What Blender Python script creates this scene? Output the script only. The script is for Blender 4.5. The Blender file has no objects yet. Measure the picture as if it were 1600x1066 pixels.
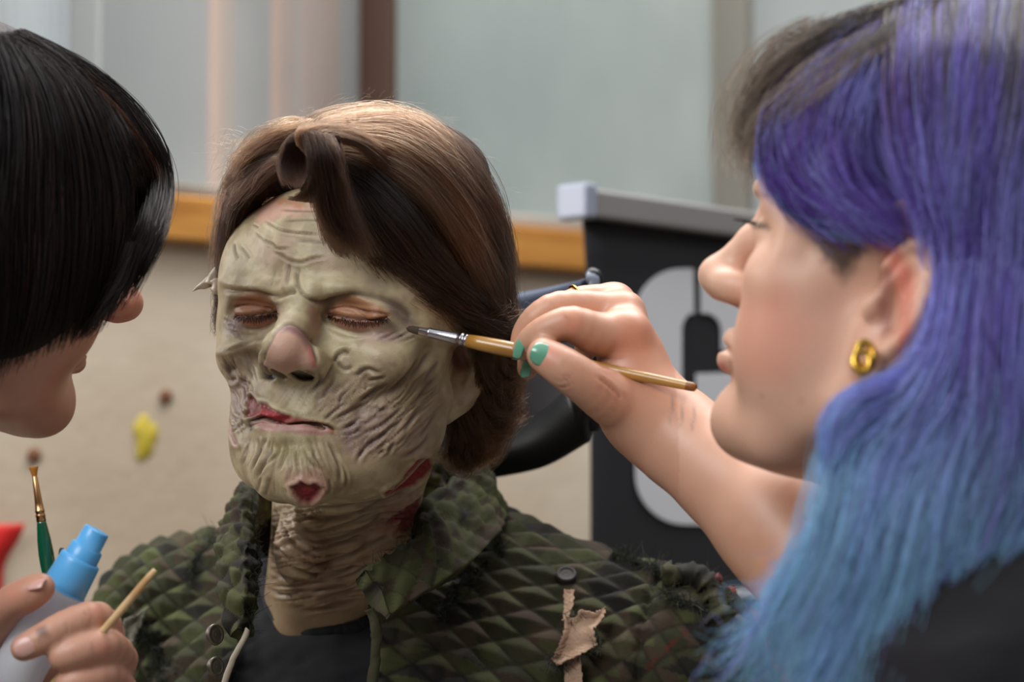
import bpy, bmesh, math, random
import numpy as np
from mathutils import Vector, Matrix

SC = bpy.context.scene
COL = SC.collection
F = 85.0 / 36.0 * 1600.0          # focal length in pixels of the 1600 px wide frame
CZ = 1.2                          # camera height
rng = np.random.default_rng(7)
random.seed(7)


TILT = math.atan2(257.0, F)        # the camera looks slightly upwards
RC = np.array([[1, 0, 0], [0, math.cos(TILT), -math.sin(TILT)], [0, math.sin(TILT), math.cos(TILT)]])
EYE = np.array([0, 0, CZ])


def P(px, py, d):
    """point in the place, at distance d in front of the camera"""
    return EYE + RC @ np.array([(px - 800.0) / F * d, d, -(py - 533.0) / F * d])


def PP(pts):
    return np.array([P(*q) for q in pts])


def proj(v):
    c = (v - EYE) @ RC
    return 800.0 + F * c[:, 0] / c[:, 1], 533.0 - F * c[:, 2] / c[:, 1]


def smooth(a, b, x):
    t = np.clip((x - a) / (b - a), 0, 1)
    return t * t * (3 - 2 * t)


# ---------------------------------------------------------------- noise
def _hash(ix, iy, iz, seed):
    n = (ix.astype(np.int64) * 374761393 + iy.astype(np.int64) * 668265263 + iz.astype(np.int64) * 2147483647 + seed * 974711) & 0xFFFFFFFF
    n = ((n ^ (n >> 13)) * 1274126177) & 0xFFFFFFFF
    n = ((n ^ (n >> 16)) * 2246822519) & 0xFFFFFFFF
    n = n ^ (n >> 15)
    return (n & 0xFFFFFF) / float(0xFFFFFF)


def noise2(x, y, seed=0):
    ix, iy = np.floor(x), np.floor(y)
    fx, fy = x - ix, y - iy
    fx = fx * fx * (3 - 2 * fx)
    fy = fy * fy * (3 - 2 * fy)
    z = np.zeros_like(ix)
    a = _hash(ix, iy, z, seed); b = _hash(ix + 1, iy, z, seed)
    c = _hash(ix, iy + 1, z, seed); d = _hash(ix + 1, iy + 1, z, seed)
    return (a * (1 - fx) + b * fx) * (1 - fy) + (c * (1 - fx) + d * fx) * fy


def noise3(p, scale, seed=0):
    q = p * scale
    i = np.floor(q)
    f = q - i
    f = f * f * (3 - 2 * f)
    out = 0
    for dx in (0, 1):
        for dy in (0, 1):
            for dz in (0, 1):
                w = (f[:, 0] if dx else 1 - f[:, 0]) * (f[:, 1] if dy else 1 - f[:, 1]) * (f[:, 2] if dz else 1 - f[:, 2])
                out = out + w * _hash(i[:, 0] + dx, i[:, 1] + dy, i[:, 2] + dz, seed)
    return out


def fbm3(p, scale, seed=0, octs=3):
    o, a, t = 0, 1.0, 0
    for k in range(octs):
        o = o + a * noise3(p, scale * 2 ** k, seed + k * 17)
        t += a
        a *= .5
    return o / t


# ---------------------------------------------------------------- distance fields
def smin(a, b, k):
    h = np.clip(.5 + .5 * (b - a) / k, 0, 1)
    return b * (1 - h) + a * h - k * h * (1 - h)


def smax(a, b, k):
    return -smin(-a, -b, k)


def ell(p, c, r, R=None):
    q = p - np.asarray(c, float)
    if R is not None:
        q = q @ R
    r = np.asarray(r, float)
    k0 = np.sqrt(((q / r) ** 2).sum(1)) + 1e-9
    k1 = np.sqrt(((q / (r * r)) ** 2).sum(1)) + 1e-9
    return k0 * (k0 - 1) / k1


def cap(p, a, b, ra, rb):
    a = np.asarray(a, float); b = np.asarray(b, float)
    ab = b - a
    t = np.clip(((p - a) @ ab) / (ab @ ab + 1e-12), 0, 1)
    q = p - a - t[:, None] * ab
    return np.sqrt((q * q).sum(1)) - (ra + (rb - ra) * t)


def chain(p, pts, rs, k=0.0):
    d = None
    for i in range(len(pts) - 1):
        e = cap(p, pts[i], pts[i + 1], rs[i], rs[i + 1])
        d = e if d is None else (np.minimum(d, e) if k == 0 else smin(d, e, k))
    return d


def euler(rx=0, ry=0, rz=0):
    a, b, c = np.radians([rx, ry, rz])
    X = np.array([[1, 0, 0], [0, math.cos(a), -math.sin(a)], [0, math.sin(a), math.cos(a)]])
    Y = np.array([[math.cos(b), 0, math.sin(b)], [0, 1, 0], [-math.sin(b), 0, math.cos(b)]])
    Z = np.array([[math.cos(c), -math.sin(c), 0], [math.sin(c), math.cos(c), 0], [0, 0, 1]])
    return Z @ Y @ X


def grad(f, p, e=4e-4):
    g = np.empty_like(p)
    for i in range(3):
        d = np.zeros(3); d[i] = e
        g[:, i] = f(p + d) - f(p - d)
    n = np.sqrt((g * g).sum(1)) + 1e-12
    return g / n[:, None], n / (2 * e)


def evalf(f, p, n=400000):
    if len(p) <= n:
        return f(p)
    return np.concatenate([f(p[i:i + n]) for i in range(0, len(p), n)])


def surface(f, lo, hi, h, newton=2):
    """surface nets over the cells the field crosses; returns verts, quads"""
    lo = np.asarray(lo, float); hi = np.asarray(hi, float)
    B = 8
    nb = np.ceil((hi - lo) / (B * h)).astype(int)
    bi = np.stack(np.meshgrid(*[np.arange(n) for n in nb], indexing='ij'), -1).reshape(-1, 3)
    cen = lo + (bi + .5) * (B * h)
    d = evalf(f, cen)
    bi = bi[np.abs(d) < B * h * .87 * 1.45 + .004]
    g = np.stack(np.meshgrid(*[np.arange(B + 1)] * 3, indexing='ij'), -1).reshape(-1, 3)
    corner = (bi[:, None, :] * B + g[None]).reshape(-1, 3)
    v = evalf(f, lo + corner * h).reshape(len(bi), B + 1, B + 1, B + 1)
    off = [(i, j, k) for i in (0, 1) for j in (0, 1) for k in (0, 1)]
    cs = np.stack([v[:, o[0]:o[0] + B, o[1]:o[1] + B, o[2]:o[2] + B] for o in off], -1)   # nb,B,B,B,8
    neg = (cs < 0)
    act = neg.any(-1) & ~neg.all(-1)
    w = np.argwhere(act)
    c8 = cs[act]
    cell = bi[w[:, 0]] * B + w[:, 1:]
    # vertex: mean of the edge crossings
    offs = np.array(off, float)
    acc = np.zeros((len(w), 3)); cnt = np.zeros(len(w))
    edges = [(a, b) for a in range(8) for b in range(a + 1, 8) if bin(a ^ b).count('1') == 1]
    for a, b in edges:
        m = (c8[:, a] < 0) != (c8[:, b] < 0)
        t = c8[m, a] / (c8[m, a] - c8[m, b])
        acc[m] += offs[a] + (offs[b] - offs[a]) * t[:, None]
        cnt[m] += 1
    verts = lo + (cell + acc / cnt[:, None]) * h
    N = (nb * B + 2).astype(np.int64)
    key = (cell[:, 0].astype(np.int64) * N[1] + cell[:, 1]) * N[2] + cell[:, 2]
    order = np.argsort(key); skey = key[order]

    def find(cc):
        k = (cc[:, 0].astype(np.int64) * N[1] + cc[:, 1]) * N[2] + cc[:, 2]
        i = np.clip(np.searchsorted(skey, k), 0, len(skey) - 1)
        return np.where(skey[i] == k, order[i], -1)
    quads = []
    for ax, b in ((0, 4), (1, 2), (2, 1)):
        m = (c8[:, 0] < 0) != (c8[:, b] < 0)
        cc = cell[m]
        u = [0, 0, 0]; w_ = [0, 0, 0]
        u[(ax + 1) % 3] = 1; w_[(ax + 2) % 3] = 1
        u = np.array(u); w_ = np.array(w_)
        q = np.stack([find(cc), find(cc - u), find(cc - u - w_), find(cc - w_)], 1)
        flip = c8[m, 0] >= 0
        q[flip] = q[flip][:, ::-1]
        quads.append(q[(q >= 0).all(1)])
    quads = np.concatenate(quads)
    for _ in range(newton):
        d = evalf(f, verts)
        n, gl = grad(f, verts)
        st = np.clip(d / np.maximum(gl, .4), -h * .6, h * .6)
        verts = verts - n * st[:, None]
    return verts, quads


def vnormals(v, q):
    a = v[q[:, 2]] - v[q[:, 0]]; b = v[q[:, 3]] - v[q[:, 1]]
    fn = np.cross(a, b)
    n = np.zeros_like(v)
    for i in range(4):
        for k in range(3):
            n[:, k] += np.bincount(q[:, i], fn[:, k], len(v))
    return n / (np.linalg.norm(n, axis=1)[:, None] + 1e-12)


# ---------------------------------------------------------------- blender objects
def link(o, parent=None):
    COL.objects.link(o)
    if parent is not None:
        o.parent = parent
    return o


def meshobj(name, v, q, m, parent=None, col=None, smooth_=True, extra=None):
    v = np.asarray(v, np.float32)
    q = np.asarray(q, np.int32)
    me = bpy.data.meshes.new(name)
    me.vertices.add(len(v)); me.vertices.foreach_set('co', v.ravel())
    k = q.shape[1]
    me.loops.add(q.size); me.loops.foreach_set('vertex_index', q.ravel())
    me.polygons.add(len(q))
    me.polygons.foreach_set('loop_start', np.arange(0, q.size, k, dtype=np.int32))
    me.polygons.foreach_set('use_smooth', np.full(len(q), smooth_, bool))
    me.update(calc_edges=True)
    if col is not None:
        a = me.color_attributes.new('Col', 'FLOAT_COLOR', 'POINT')
        c = np.ones((len(v), 4), np.float32); c[:, :3] = col
        a.data.foreach_set('color', c.ravel())
    for nm, arr in (extra or {}).items():
        a = me.attributes.new(nm, 'FLOAT', 'POINT')
        a.data.foreach_set('value', np.asarray(arr, np.float32))
    if m:
        me.materials.append(m)
    o = bpy.data.objects.new(name, me)
    return link(o, parent)


def join(*parts):
    vs, qs, n = [], [], 0
    for v, q in parts:
        vs.append(v); qs.append(np.asarray(q) + n); n += len(v)
    return np.concatenate(vs), np.concatenate(qs)


def empty(name, loc, label, cat, group=None):
    o = bpy.data.objects.new(name, None)
    o.empty_display_size = .05
    link(o)
    return tag(o, label, cat, group)


def tag(o, label=None, cat=None, group=None, kind=None):
    if label: o['label'] = label
    if cat: o['category'] = cat
    if group: o['group'] = group
    if kind: o['kind'] = kind
    return o


def frame_of(d):
    d = np.asarray(d, float); d = d / np.linalg.norm(d)
    u = np.cross(d, [0, 0, 1.0])
    if np.linalg.norm(u) < 1e-3:
        u = np.cross(d, [0, 1.0, 0])
    u /= np.linalg.norm(u)
    return u, np.cross(u, d), d


def spline(pts, n):
    """Catmull-Rom resample of an (k, m) array to n points"""
    pts = np.asarray(pts, float)
    k = len(pts)
    if k == 2:
        t = np.linspace(0, 1, n)[:, None]
        return pts[0] * (1 - t) + pts[1] * t
    ext = np.vstack([2 * pts[0] - pts[1], pts, 2 * pts[-1] - pts[-2]])
    u = np.linspace(0, k - 1 - 1e-9, n)
    i = np.floor(u).astype(int); t = (u - i)[:, None]
    p0, p1, p2, p3 = ext[i], ext[i + 1], ext[i + 2], ext[i + 3]
    return .5 * (2 * p1 + (p2 - p0) * t + (2 * p0 - 5 * p1 + 4 * p2 - p3) * t ** 2 + (3 * p1 - p0 - 3 * p2 + p3) * t ** 3)


def tube(pts, rs, seg=20, caps=True, flat=None):
    """swept tube; rs radius per point; flat = (axis, factor) squashes the section along a direction"""
    pts = np.asarray(pts, float); n = len(pts)
    rs = np.broadcast_to(np.asarray(rs, float), (n,))
    t = np.gradient(pts, axis=0); t /= np.linalg.norm(t, axis=1)[:, None] + 1e-12
    u, w, _ = frame_of(t[0])
    ang = np.linspace(0, 2 * np.pi, seg, endpoint=False)
    V = []
    for i in range(n):
        u = u - t[i] * (u @ t[i]); u /= np.linalg.norm(u); w = np.cross(t[i], u)
        ring = (np.cos(ang)[:, None] * u + np.sin(ang)[:, None] * w) * rs[i]
        if flat is not None:
            a = np.asarray(flat[0], float)
            fac = flat[1] if np.isscalar(flat[1]) else flat[1][i]
            ring = ring - np.outer(ring @ a, a) * (1 - fac)
        V.append(pts[i] + ring)
    V = np.concatenate(V)
    Q = []
    j = np.arange(seg); jn = (j + 1) % seg
    for i in range(n - 1):
        Q.append(np.stack([i * seg + j, i * seg + jn, (i + 1) * seg + jn, (i + 1) * seg + j], 1))
    Q = np.concatenate(Q)
    if caps:
        for i, rev in ((0, True), (n - 1, False)):
            c = len(V); V = np.vstack([V, V[i * seg:(i + 1) * seg].mean(0)])
            a = i * seg + np.arange(0, seg, 2); b = i * seg + (np.arange(0, seg, 2) + 1) % seg; e = i * seg + (np.arange(0, seg, 2) + 2) % seg
            cc = np.full(len(a), c)
            Q = np.vstack([Q, np.stack([cc, e, b, a] if rev else [cc, a, b, e], 1)])
    return V, Q


def lathe(a, b, prof, seg=40):
    """prof: list of (t in metres from a along a->b, radius)"""
    a = np.asarray(a, float); d = np.asarray(b, float) - a; d /= np.linalg.norm(d)
    pts = np.array([a + d * t for t, r in prof])
    u, w, _ = frame_of(d)
    ang = np.linspace(0, 2 * np.pi, seg, endpoint=False)
    V = np.concatenate([p + (np.cos(ang)[:, None] * u + np.sin(ang)[:, None] * w) * max(r, 1e-5) for p, (t, r) in zip(pts, prof)])
    j = np.arange(seg); jn = (j + 1) % seg
    Q = np.concatenate([np.stack([i * seg + j, i * seg + jn, (i + 1) * seg + jn, (i + 1) * seg + j], 1) for i in range(len(prof) - 1)])
    return V, Q


def box(lo, hi):
    x0, y0, z0 = lo; x1, y1, z1 = hi
    V = np.array([[x0, y0, z0], [x1, y0, z0], [x1, y1, z0], [x0, y1, z0], [x0, y0, z1], [x1, y0, z1], [x1, y1, z1], [x0, y1, z1]], float)
    Q = np.array([[3, 2, 1, 0], [4, 5, 6, 7], [0, 1, 5, 4], [1, 2, 6, 5], [2, 3, 7, 6], [3, 0, 4, 7]])
    return V, Q


def bevel(o, w=.003, s=2):
    m = o.modifiers.new('bevel', 'BEVEL'); m.width = w; m.segments = s; m.limit_method = 'ANGLE'
    return o


def strands(name, P3, rad, col, m, parent=None):
    """P3: (n, k, 3) strand points, rad: (n, k) or (k,), col (n,3)"""
    n, k, _ = P3.shape
    c = bpy.data.hair_curves.new(name)
    c.add_curves([k] * n)
    c.attributes['position'].data.foreach_set('vector', P3.astype(np.float32).ravel())
    r = np.broadcast_to(np.asarray(rad, np.float32), (n, k)).astype(np.float32)
    a = c.attributes.get('radius') or c.attributes.new('radius', 'FLOAT', 'POINT')
    a.data.foreach_set('value', r.ravel())
    cc = np.ones((n * k, 4), np.float32)
    cc[:, :3] = np.repeat(np.asarray(col, np.float32), k, 0) if np.ndim(col) == 2 else np.asarray(col, np.float32).reshape(-1, 3)
    a = c.attributes.new('Col', 'FLOAT_COLOR', 'POINT')
    a.data.foreach_set('color', cc.ravel())
    c.materials.append(m)
    o = bpy.data.objects.new(name, c)
    return link(o, parent)


# ---------------------------------------------------------------- materials
def srgb(r, g, b):
    c = np.array([r, g, b], float) / 255.0
    return tuple(np.where(c <= .04045, c / 12.92, ((c + .055) / 1.055) ** 2.4))


def mat(name, color=(.5, .5, .5), rough=.5, metal=0, spec=.5, sss=0, sss_r=(1, .35, .2), sss_s=.004, vcol=False, bump=None, **kw):
    m = bpy.data.materials.new(name); m.use_nodes = True
    nt = m.node_tree; b = nt.nodes['Principled BSDF']
    b.inputs['Base Color'].default_value = (*color, 1)
    b.inputs['Roughness'].default_value = rough
    b.inputs['Metallic'].default_value = metal
    b.inputs['Specular IOR Level'].default_value = spec
    if sss:
        b.inputs['Subsurface Weight'].default_value = sss
        b.inputs['Subsurface Radius'].default_value = sss_r
        b.inputs['Subsurface Scale'].default_value = sss_s
    if vcol:
        a = nt.nodes.new('ShaderNodeAttribute'); a.attribute_name = 'Col'
        nt.links.new(a.outputs['Color'], b.inputs['Base Color'])
    if bump:
        sc, st, dist = bump
        tc = nt.nodes.new('ShaderNodeTexCoord')
        n = nt.nodes.new('ShaderNodeTexNoise'); n.inputs['Scale'].default_value = sc; n.inputs['Detail'].default_value = 4
        bp = nt.nodes.new('ShaderNodeBump'); bp.inputs['Strength'].default_value = st; bp.inputs['Distance'].default_value = dist
        nt.links.new(tc.outputs['Object'], n.inputs['Vector'])
        nt.links.new(n.outputs['Fac'], bp.inputs['Height'])
        nt.links.new(bp.outputs['Normal'], b.inputs['Normal'])
    for k, v in kw.items():
        b.inputs[k].default_value = v
    return m


def noisemix(m, c1, c2, scale=5, detail=4, lo=.4, hi=.6, rough=.5, sx=(1, 1, 1)):
    """blend two colours by noise into a material's base colour"""
    nt = m.node_tree; b = nt.nodes['Principled BSDF']
    tc = nt.nodes.new('ShaderNodeTexCoord'); mp = nt.nodes.new('ShaderNodeMapping'); mp.inputs['Scale'].default_value = sx
    n = nt.nodes.new('ShaderNodeTexNoise'); n.inputs['Scale'].default_value = scale; n.inputs['Detail'].default_value = detail
    r = nt.nodes.new('ShaderNodeValToRGB')
    r.color_ramp.elements[0].position = lo; r.color_ramp.elements[0].color = (*c1, 1)
    r.color_ramp.elements[1].position = hi; r.color_ramp.elements[1].color = (*c2, 1)
    nt.links.new(tc.outputs['Object'], mp.inputs['Vector']); nt.links.new(mp.outputs['Vector'], n.inputs['Vector'])
    nt.links.new(n.outputs['Fac'], r.inputs['Fac']); nt.links.new(r.outputs['Color'], b.inputs['Base Color'])
    return r


def hair_grain(m, c1, c2, rot=(0, 0, 0), sc=(60, 60, 4)):
    """long streaks and fine grooves so that a mass of hair reads as hair from any side"""
    nt = m.node_tree; b = nt.nodes['Principled BSDF']
    tc = nt.nodes.new('ShaderNodeTexCoord'); mp = nt.nodes.new('ShaderNodeMapping')
    mp.inputs['Scale'].default_value = sc; mp.inputs['Rotation'].default_value = rot
    n = nt.nodes.new('ShaderNodeTexNoise'); n.inputs['Scale'].default_value = 3; n.inputs['Detail'].default_value = 6
    r = nt.nodes.new('ShaderNodeValToRGB')
    r.color_ramp.elements[0].position = .35; r.color_ramp.elements[0].color = (*c1, 1)
    r.color_ramp.elements[1].position = .65; r.color_ramp.elements[1].color = (*c2, 1)
    bp = nt.nodes.new('ShaderNodeBump'); bp.inputs['Strength'].default_value = .8; bp.inputs['Distance'].default_value = .004
    nt.links.new(tc.outputs['Object'], mp.inputs['Vector']); nt.links.new(mp.outputs['Vector'], n.inputs['Vector'])
    nt.links.new(n.outputs['Fac'], r.inputs['Fac']); nt.links.new(r.outputs['Color'], b.inputs['Base Color'])
    nt.links.new(n.outputs['Fac'], bp.inputs['Height']); nt.links.new(bp.outputs['Normal'], b.inputs['Normal'])
# ================================================================ camera and light
cam = bpy.data.cameras.new('camera'); cam.lens = 85; cam.sensor_width = 36; cam.sensor_fit = 'HORIZONTAL'
cam.clip_start = .05
co = bpy.data.objects.new('camera', cam); COL.objects.link(co)
co.location = (0, 0, CZ); co.rotation_euler = (math.pi / 2 + TILT, 0, 0)
SC.camera = co
cam.dof.use_dof = True
cam.dof.focus_distance = 1.425
cam.dof.aperture_fstop = 5.2
cam.dof.aperture_blades = 9
vs = SC.view_settings
SC.display_settings.display_device = 'sRGB'
vs.view_transform = 'Standard'; vs.look = 'None'; vs.gamma = 1; vs.use_curve_mapping = False
vs.exposure = 0.33
SC.cycles.use_denoising = True
SC.cycles.max_bounces = 6
SC.cycles.diffuse_bounces = 3
SC.cycles.transparent_max_bounces = 12

w = bpy.data.worlds.new('daylight'); SC.world = w; w.use_nodes = True
nt = w.node_tree; bg = nt.nodes['Background']
tc = nt.nodes.new('ShaderNodeTexCoord'); sx = nt.nodes.new('ShaderNodeSeparateXYZ')
rp = nt.nodes.new('ShaderNodeValToRGB')
nt.links.new(tc.outputs['Generated'], sx.inputs[0]); nt.links.new(sx.outputs['Z'], rp.inputs['Fac'])
rp.color_ramp.elements[0].position = 0.0; rp.color_ramp.elements[0].color = (.10, .095, .09, 1)
rp.color_ramp.elements[1].position = .85; rp.color_ramp.elements[1].color = (.9, .95, 1.0, 1)
e = rp.color_ramp.elements.new(.25); e.color = (.15, .15, .15, 1)
nt.links.new(rp.outputs['Color'], bg.inputs['Color'])
bg.inputs['Strength'].default_value = .75


def area(name, loc, target, size, power, color=(1, 1, 1), sy=None):
    l = bpy.data.lights.new(name, 'AREA'); l.energy = power; l.color = color
    l.shape = 'RECTANGLE'; l.size = size; l.size_y = sy or size
    o = bpy.data.objects.new(name, l); COL.objects.link(o); o.location = loc
    o.rotation_euler = (Vector(target) - Vector(loc)).to_track_quat('-Z', 'Y').to_euler()
    return o


# daylight coming down through the roof glazing, from above and a little behind the sitter, and from the open left side, plus an added wall fill
area('roof_daylight', (.05, 2.15, 3.0), (0, 1.75, 1.0), 2.0, 58, (1, .985, .96), 1.0)
area('side_daylight', (-1.25, -.25, 2.5), (-.1, 1.4, 1.25), 1.1, 31, (.98, .985, 1.0))
area('wall_fill', (-2.2, 1.9, 1.9), (.3, 2.6, 1.2), 1.0, 30, (1, .97, .93))  # added fill that brightens the back wall; no window stands there
# ================================================================ a head as a distance field
# head frame: x towards its left, y backwards, z up; origin between the ears; metres
def rot_of(yaw, pitch, roll):
    return RC @ euler(0, 0, -yaw) @ euler(-pitch, 0, 0) @ euler(0, roll, 0)


def ear(p, s, c, tilt=-12, out=25, size=1.0):
    """p in head frame; s side (+1 left); helix rim, bowl, lobe"""
    c = np.array([c[0] * s, c[1], c[2]])
    R = euler(tilt, 0, 0)
    q = (p - c)
    q = q * np.array([s, 1, 1])
    a = math.radians(out)                      # splay the back of the ear outwards
    x = q[:, 0] * math.cos(a) - q[:, 1] * math.sin(a)
    y = q[:, 0] * math.sin(a) + q[:, 1] * math.cos(a)
    q = np.stack([x, y, q[:, 2]], 1) @ R
    q = q / size
    plate = ell(q, (0, .004, .004), (.0065, .017, .030))
    lobe = ell(q, (.000, -.004, -.024), (.006, .010, .011))
    d = smin(plate, lobe, .008)
    th = np.linspace(-1.9, 2.9, 14)
    rim = [(.004, .003 + .0155 * math.cos(t - .25), .006 + .027 * math.sin(t)) for t in np.linspace(-1.0, 2.75, 12)]
    rim = np.array(rim)
    d = smin(d, chain(q, rim, [.0030] * len(rim)), .003)
    d = smax(d, -ell(q, (.0085, .000, -.002), (.0085, .0085, .013)), .004)
    d = smax(d, -ell(q, (.0085, .006, .016), (.006, .0055, .011)), .003)
    d = smin(d, ell(q, (.004, -.0105, -.003), (.004, .004, .006)), .004)
    return d * size


HEAD = dict(skull_w=.074, jaw=.0, eyeL=(.0325, -.070, .0185), eyeR=(-.0325, -.070, .0185), tip=(0, -.113, -.012), tip_r=.0115,
            wing_w=.0145, wing_z=-.0155, lips=(0, -.0955, -.046), lip_w=.026, chin=(0, -.078, -.083), ear_c=(.077, .012, .003), cheek=1.0,
            nose_bridge_r=.0075, pout=1.0, neck=None, ear_size=1.0, ear_out=25, skull=(.012, .050, .094, .078), lip_r=1.0, fore_w=.061, rim=[[.053, -.054, .026], [.056, -.052, .012], [.053, -.054, -.003]], brow=[[.006, -.086, .031], [.026, -.084, .035], [.045, -.067, .033], [.054, -.052, .025]],
            side=1.0, jaw_pts=[[.058, .004, -.02], [.053, -.004, -.052], [.036, -.048, -.078]])


def head_field(p, k):
    K = dict(HEAD); K.update(k)
    w = K['side']; m = np.abs(p[:, 0])
    s = np.stack([m, p[:, 1], p[:, 2]], 1)          # mirrored
    k0, k1, k2, k3 = K['skull']
    d = ell(p, (0, k0, k1), (K['skull_w'], k2, k3))
    d = smin(d, ell(p, (0, -.030, .050), (K['fore_w'], .060, .056)), .02)
    d = smin(d, ell(p, (0, -.032, -.005), (.058 * w, .054, .060)), .02)
    if K.get('temple') is not None:
        d = smin(d, ell(s, K['temple'][:3], K['temple'][3:]), .02)
    # cheekbones, muzzle, jaw, chin
    d = smin(d, ell(s, (.045, -.052, -.004), (.020, .026, .017)), .022)
    d = smin(d, ell(p, (K['lips'][0] * .7, -.058, -.042), (.034, .034, .032)), .02)
    ch = np.array(K['chin'])
    jw = np.array(K['jaw_pts'] + [[.010, ch[1] + .002, ch[2]]])
    d = smin(d, chain(s, jw, [.014, .015, .015, .015], .008), .02)
    d = smin(d, ell(p, ch, (.019, .016, .0155)), .012)
    d = smin(d, ell(s, (.034, -.042, -.040), (.026, .034, .036)), .015) if K['cheek'] >= 1 else smin(d, ell(s, (.030, -.040, -.040), (.022 + .01 * K['cheek'], .030, .036)), .015)
    d = smin(d, ell(p, (0, -.025, -.055), (.042 * w, .045, .030)), .02)
    # brow ridge
    d = smin(d, chain(s, np.array((K['brow'])), [.0075, .0085, .0085, .008], .004), .012)
    # eye sockets and closed lids
    d = smin(d, chain(s, np.array(K['rim']), [.007, .006, .008], .004), .010)
    for e in ('eyeL', 'eyeR'):
        c = np.array(K[e]); sg = np.sign(c[0])
        d = smax(d, -ell(p, c + [-.003 * sg, -.025, .001], (.0215, .019, .0125), euler(0, 0, 16 * sg)), .009)
        d = smin(d, ell(p, c + [0, 0, -.001], (.0160, .0140, .0120), euler(0, 0, 14 * sg)), .005)
    # nose
    t = np.array(K['tip'])
    br = np.array([[0 + t[0] * .3, -.0865, .026], [t[0] * .6, -.0985, .009], t + [0, .003, .002]])
    d = smin(d, chain(p, br, [K['nose_bridge_r'], K['nose_bridge_r'] + .001, .0100], .004), .012)
    d = smin(d, ell(p, t, (K['tip_r'], K['tip_r'], K['tip_r'] * .92)), .008)
    nx = t[0]
    q = p - [nx, 0, 0]; q = np.stack([np.abs(q[:, 0]), q[:, 1], q[:, 2]], 1)
    ww = K['wing_w']; wz = K['wing_z']
    d = smin(d, ell(q, (ww - .002, t[1] + .0155, wz), (.0075, .0130, .0085)), .009)
    d = smin(d, cap(p, t + [0, .004, -.007], (nx, t[1] + .022, wz - .006), .0045, .006), .006)
    d = smax(d, -chain(q, np.array([[ww * .52, t[1] + .0085, wz - .0105], [ww * .55, t[1] + .0155, wz - .005], [ww * .4, t[1] + .022, wz + .004]]), [.0035, .0052, .004]), .003)
    # lips
    L = np.array(K['lips']); lw = K['lip_w']; lr = K['lip_r']; po = K['pout']
    xs = np.array([-1, -.55, 0, .55, 1.0])
    dep = np.array([.0165, .0055, 0, .0055, .0165]) * po
    up = np.stack([L[0] + xs * lw, L[1] + dep + .001, L[2] + np.array([-.0015, .003, .0035, .003, -.0015])], 1)
    lo = np.stack([L[0] + xs * lw * .95, L[1] + dep + .0015, L[2] + np.array([-.003, -.0065, -.008, -.0065, -.003])], 1)
    d = smin(d, chain(p, up, np.array([.002, .0045, .0045, .0045, .002]) * lr, .003), .007)
    d = smin(d, chain(p, lo, np.array([.002, .0050, .0058, .0050, .002]) * lr, .003), .006)
    cut = np.stack([L[0] + xs * lw * 1.02, L[1] + dep - .0045, L[2] + np.array([-.0025, -.0005, -.0022, -.0005, -.0025])], 1)
    d = smax(d, -chain(p, cut, [.001, .0022, .0026, .0022, .001]), .0025)
    # ears
    e = K['ear_c']
    d = smin(d, ear(p, 1, e, out=K['ear_out'], size=K['ear_size']), .004)
    d = smin(d, ear(p, -1, e, out=K['ear_out'], size=K['ear_size']), .004)
    return d
# ================================================================ clothes of the seated man
TC = P(640, 995, 1.63)
TR = RC @ euler(0, 0, -21)
JR, JL = P(1036, 1040, 1.575), P(280, 988, 1.69)     # shoulder joints


def torso_local(p): return (p - TC) @ TR


def jacket_field(p):
    d = cap(p, JL, JR, .058, .058)
    nb = P(600, 850, 1.66)
    d = smin(d, cap(p, nb, JR, .052, .055), .03)
    d = smin(d, cap(p, nb, JL, .052, .055), .03)
    q = torso_local(p)
    d = smin(d, ell(q, (0, -.015, -.15), (.165, .115, .21)), .06)
    d = smin(d, ell(q, (-.02, -.058, -.07), (.125, .078, .10)), .05)
    d = smin(d, ell(q, (0, -.01, -.36), (.16, .11, .22)), .05)
    d = smin(d, chain(p, [JR, P(1085, 1190, 1.555), P(1105, 1480, 1.50)], [.056, .054, .048]), .02)
    d = smin(d, chain(p, [JL, P(235, 1150, 1.69), P(190, 1480, 1.66)], [.056, .054, .048]), .02)
    return d


# ================================================================ the seated man
MR = rot_of(21, 8, 2.5)
MO = P(562, 574, 1.48)


def to_man(p):
    return (p - MO) @ MR


def from_man(q):
    return np.asarray(q, float) @ MR.T + MO


def man_local(px, py, y):
    """head-frame point on the pixel ray at the head-frame depth y"""
    o = to_man(EYE[None])[0]
    d = (P(px, py, 1.0) - EYE) @ MR
    return o + (y - o[1]) / d[1] * d


mk = dict(skull_w=.072, side=.93, fore_w=.071, temple=(.054, -.036, .042, .020, .034, .040), eyeL=man_local(556, 506, -.068), eyeR=man_local(405, 502, -.066), tip=man_local(442, 546, -.1105), tip_r=.0112, wing_w=.0150, wing_z=-.009,
          lips=man_local(439, 658, -.0925), lip_w=.0245, lip_r=.85, chin=man_local(463, 742, -.079), cheek=.7, ear_c=tuple(man_local(712, 578, .010)), ear_size=1.08, ear_out=38,
          brow=[[.004, -.088, .026], [.026, -.086, .027], [.045, -.072, .026], [.058, -.054, .018]], nose_bridge_r=.0085,
          jaw_pts=[[.052, -.010, -.02], [.047, -.012, -.038], [.034, -.048, -.063]], rim=[[.057, -.054, .022], [.0585, -.053, .010], [.056, -.054, -.003]])


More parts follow.
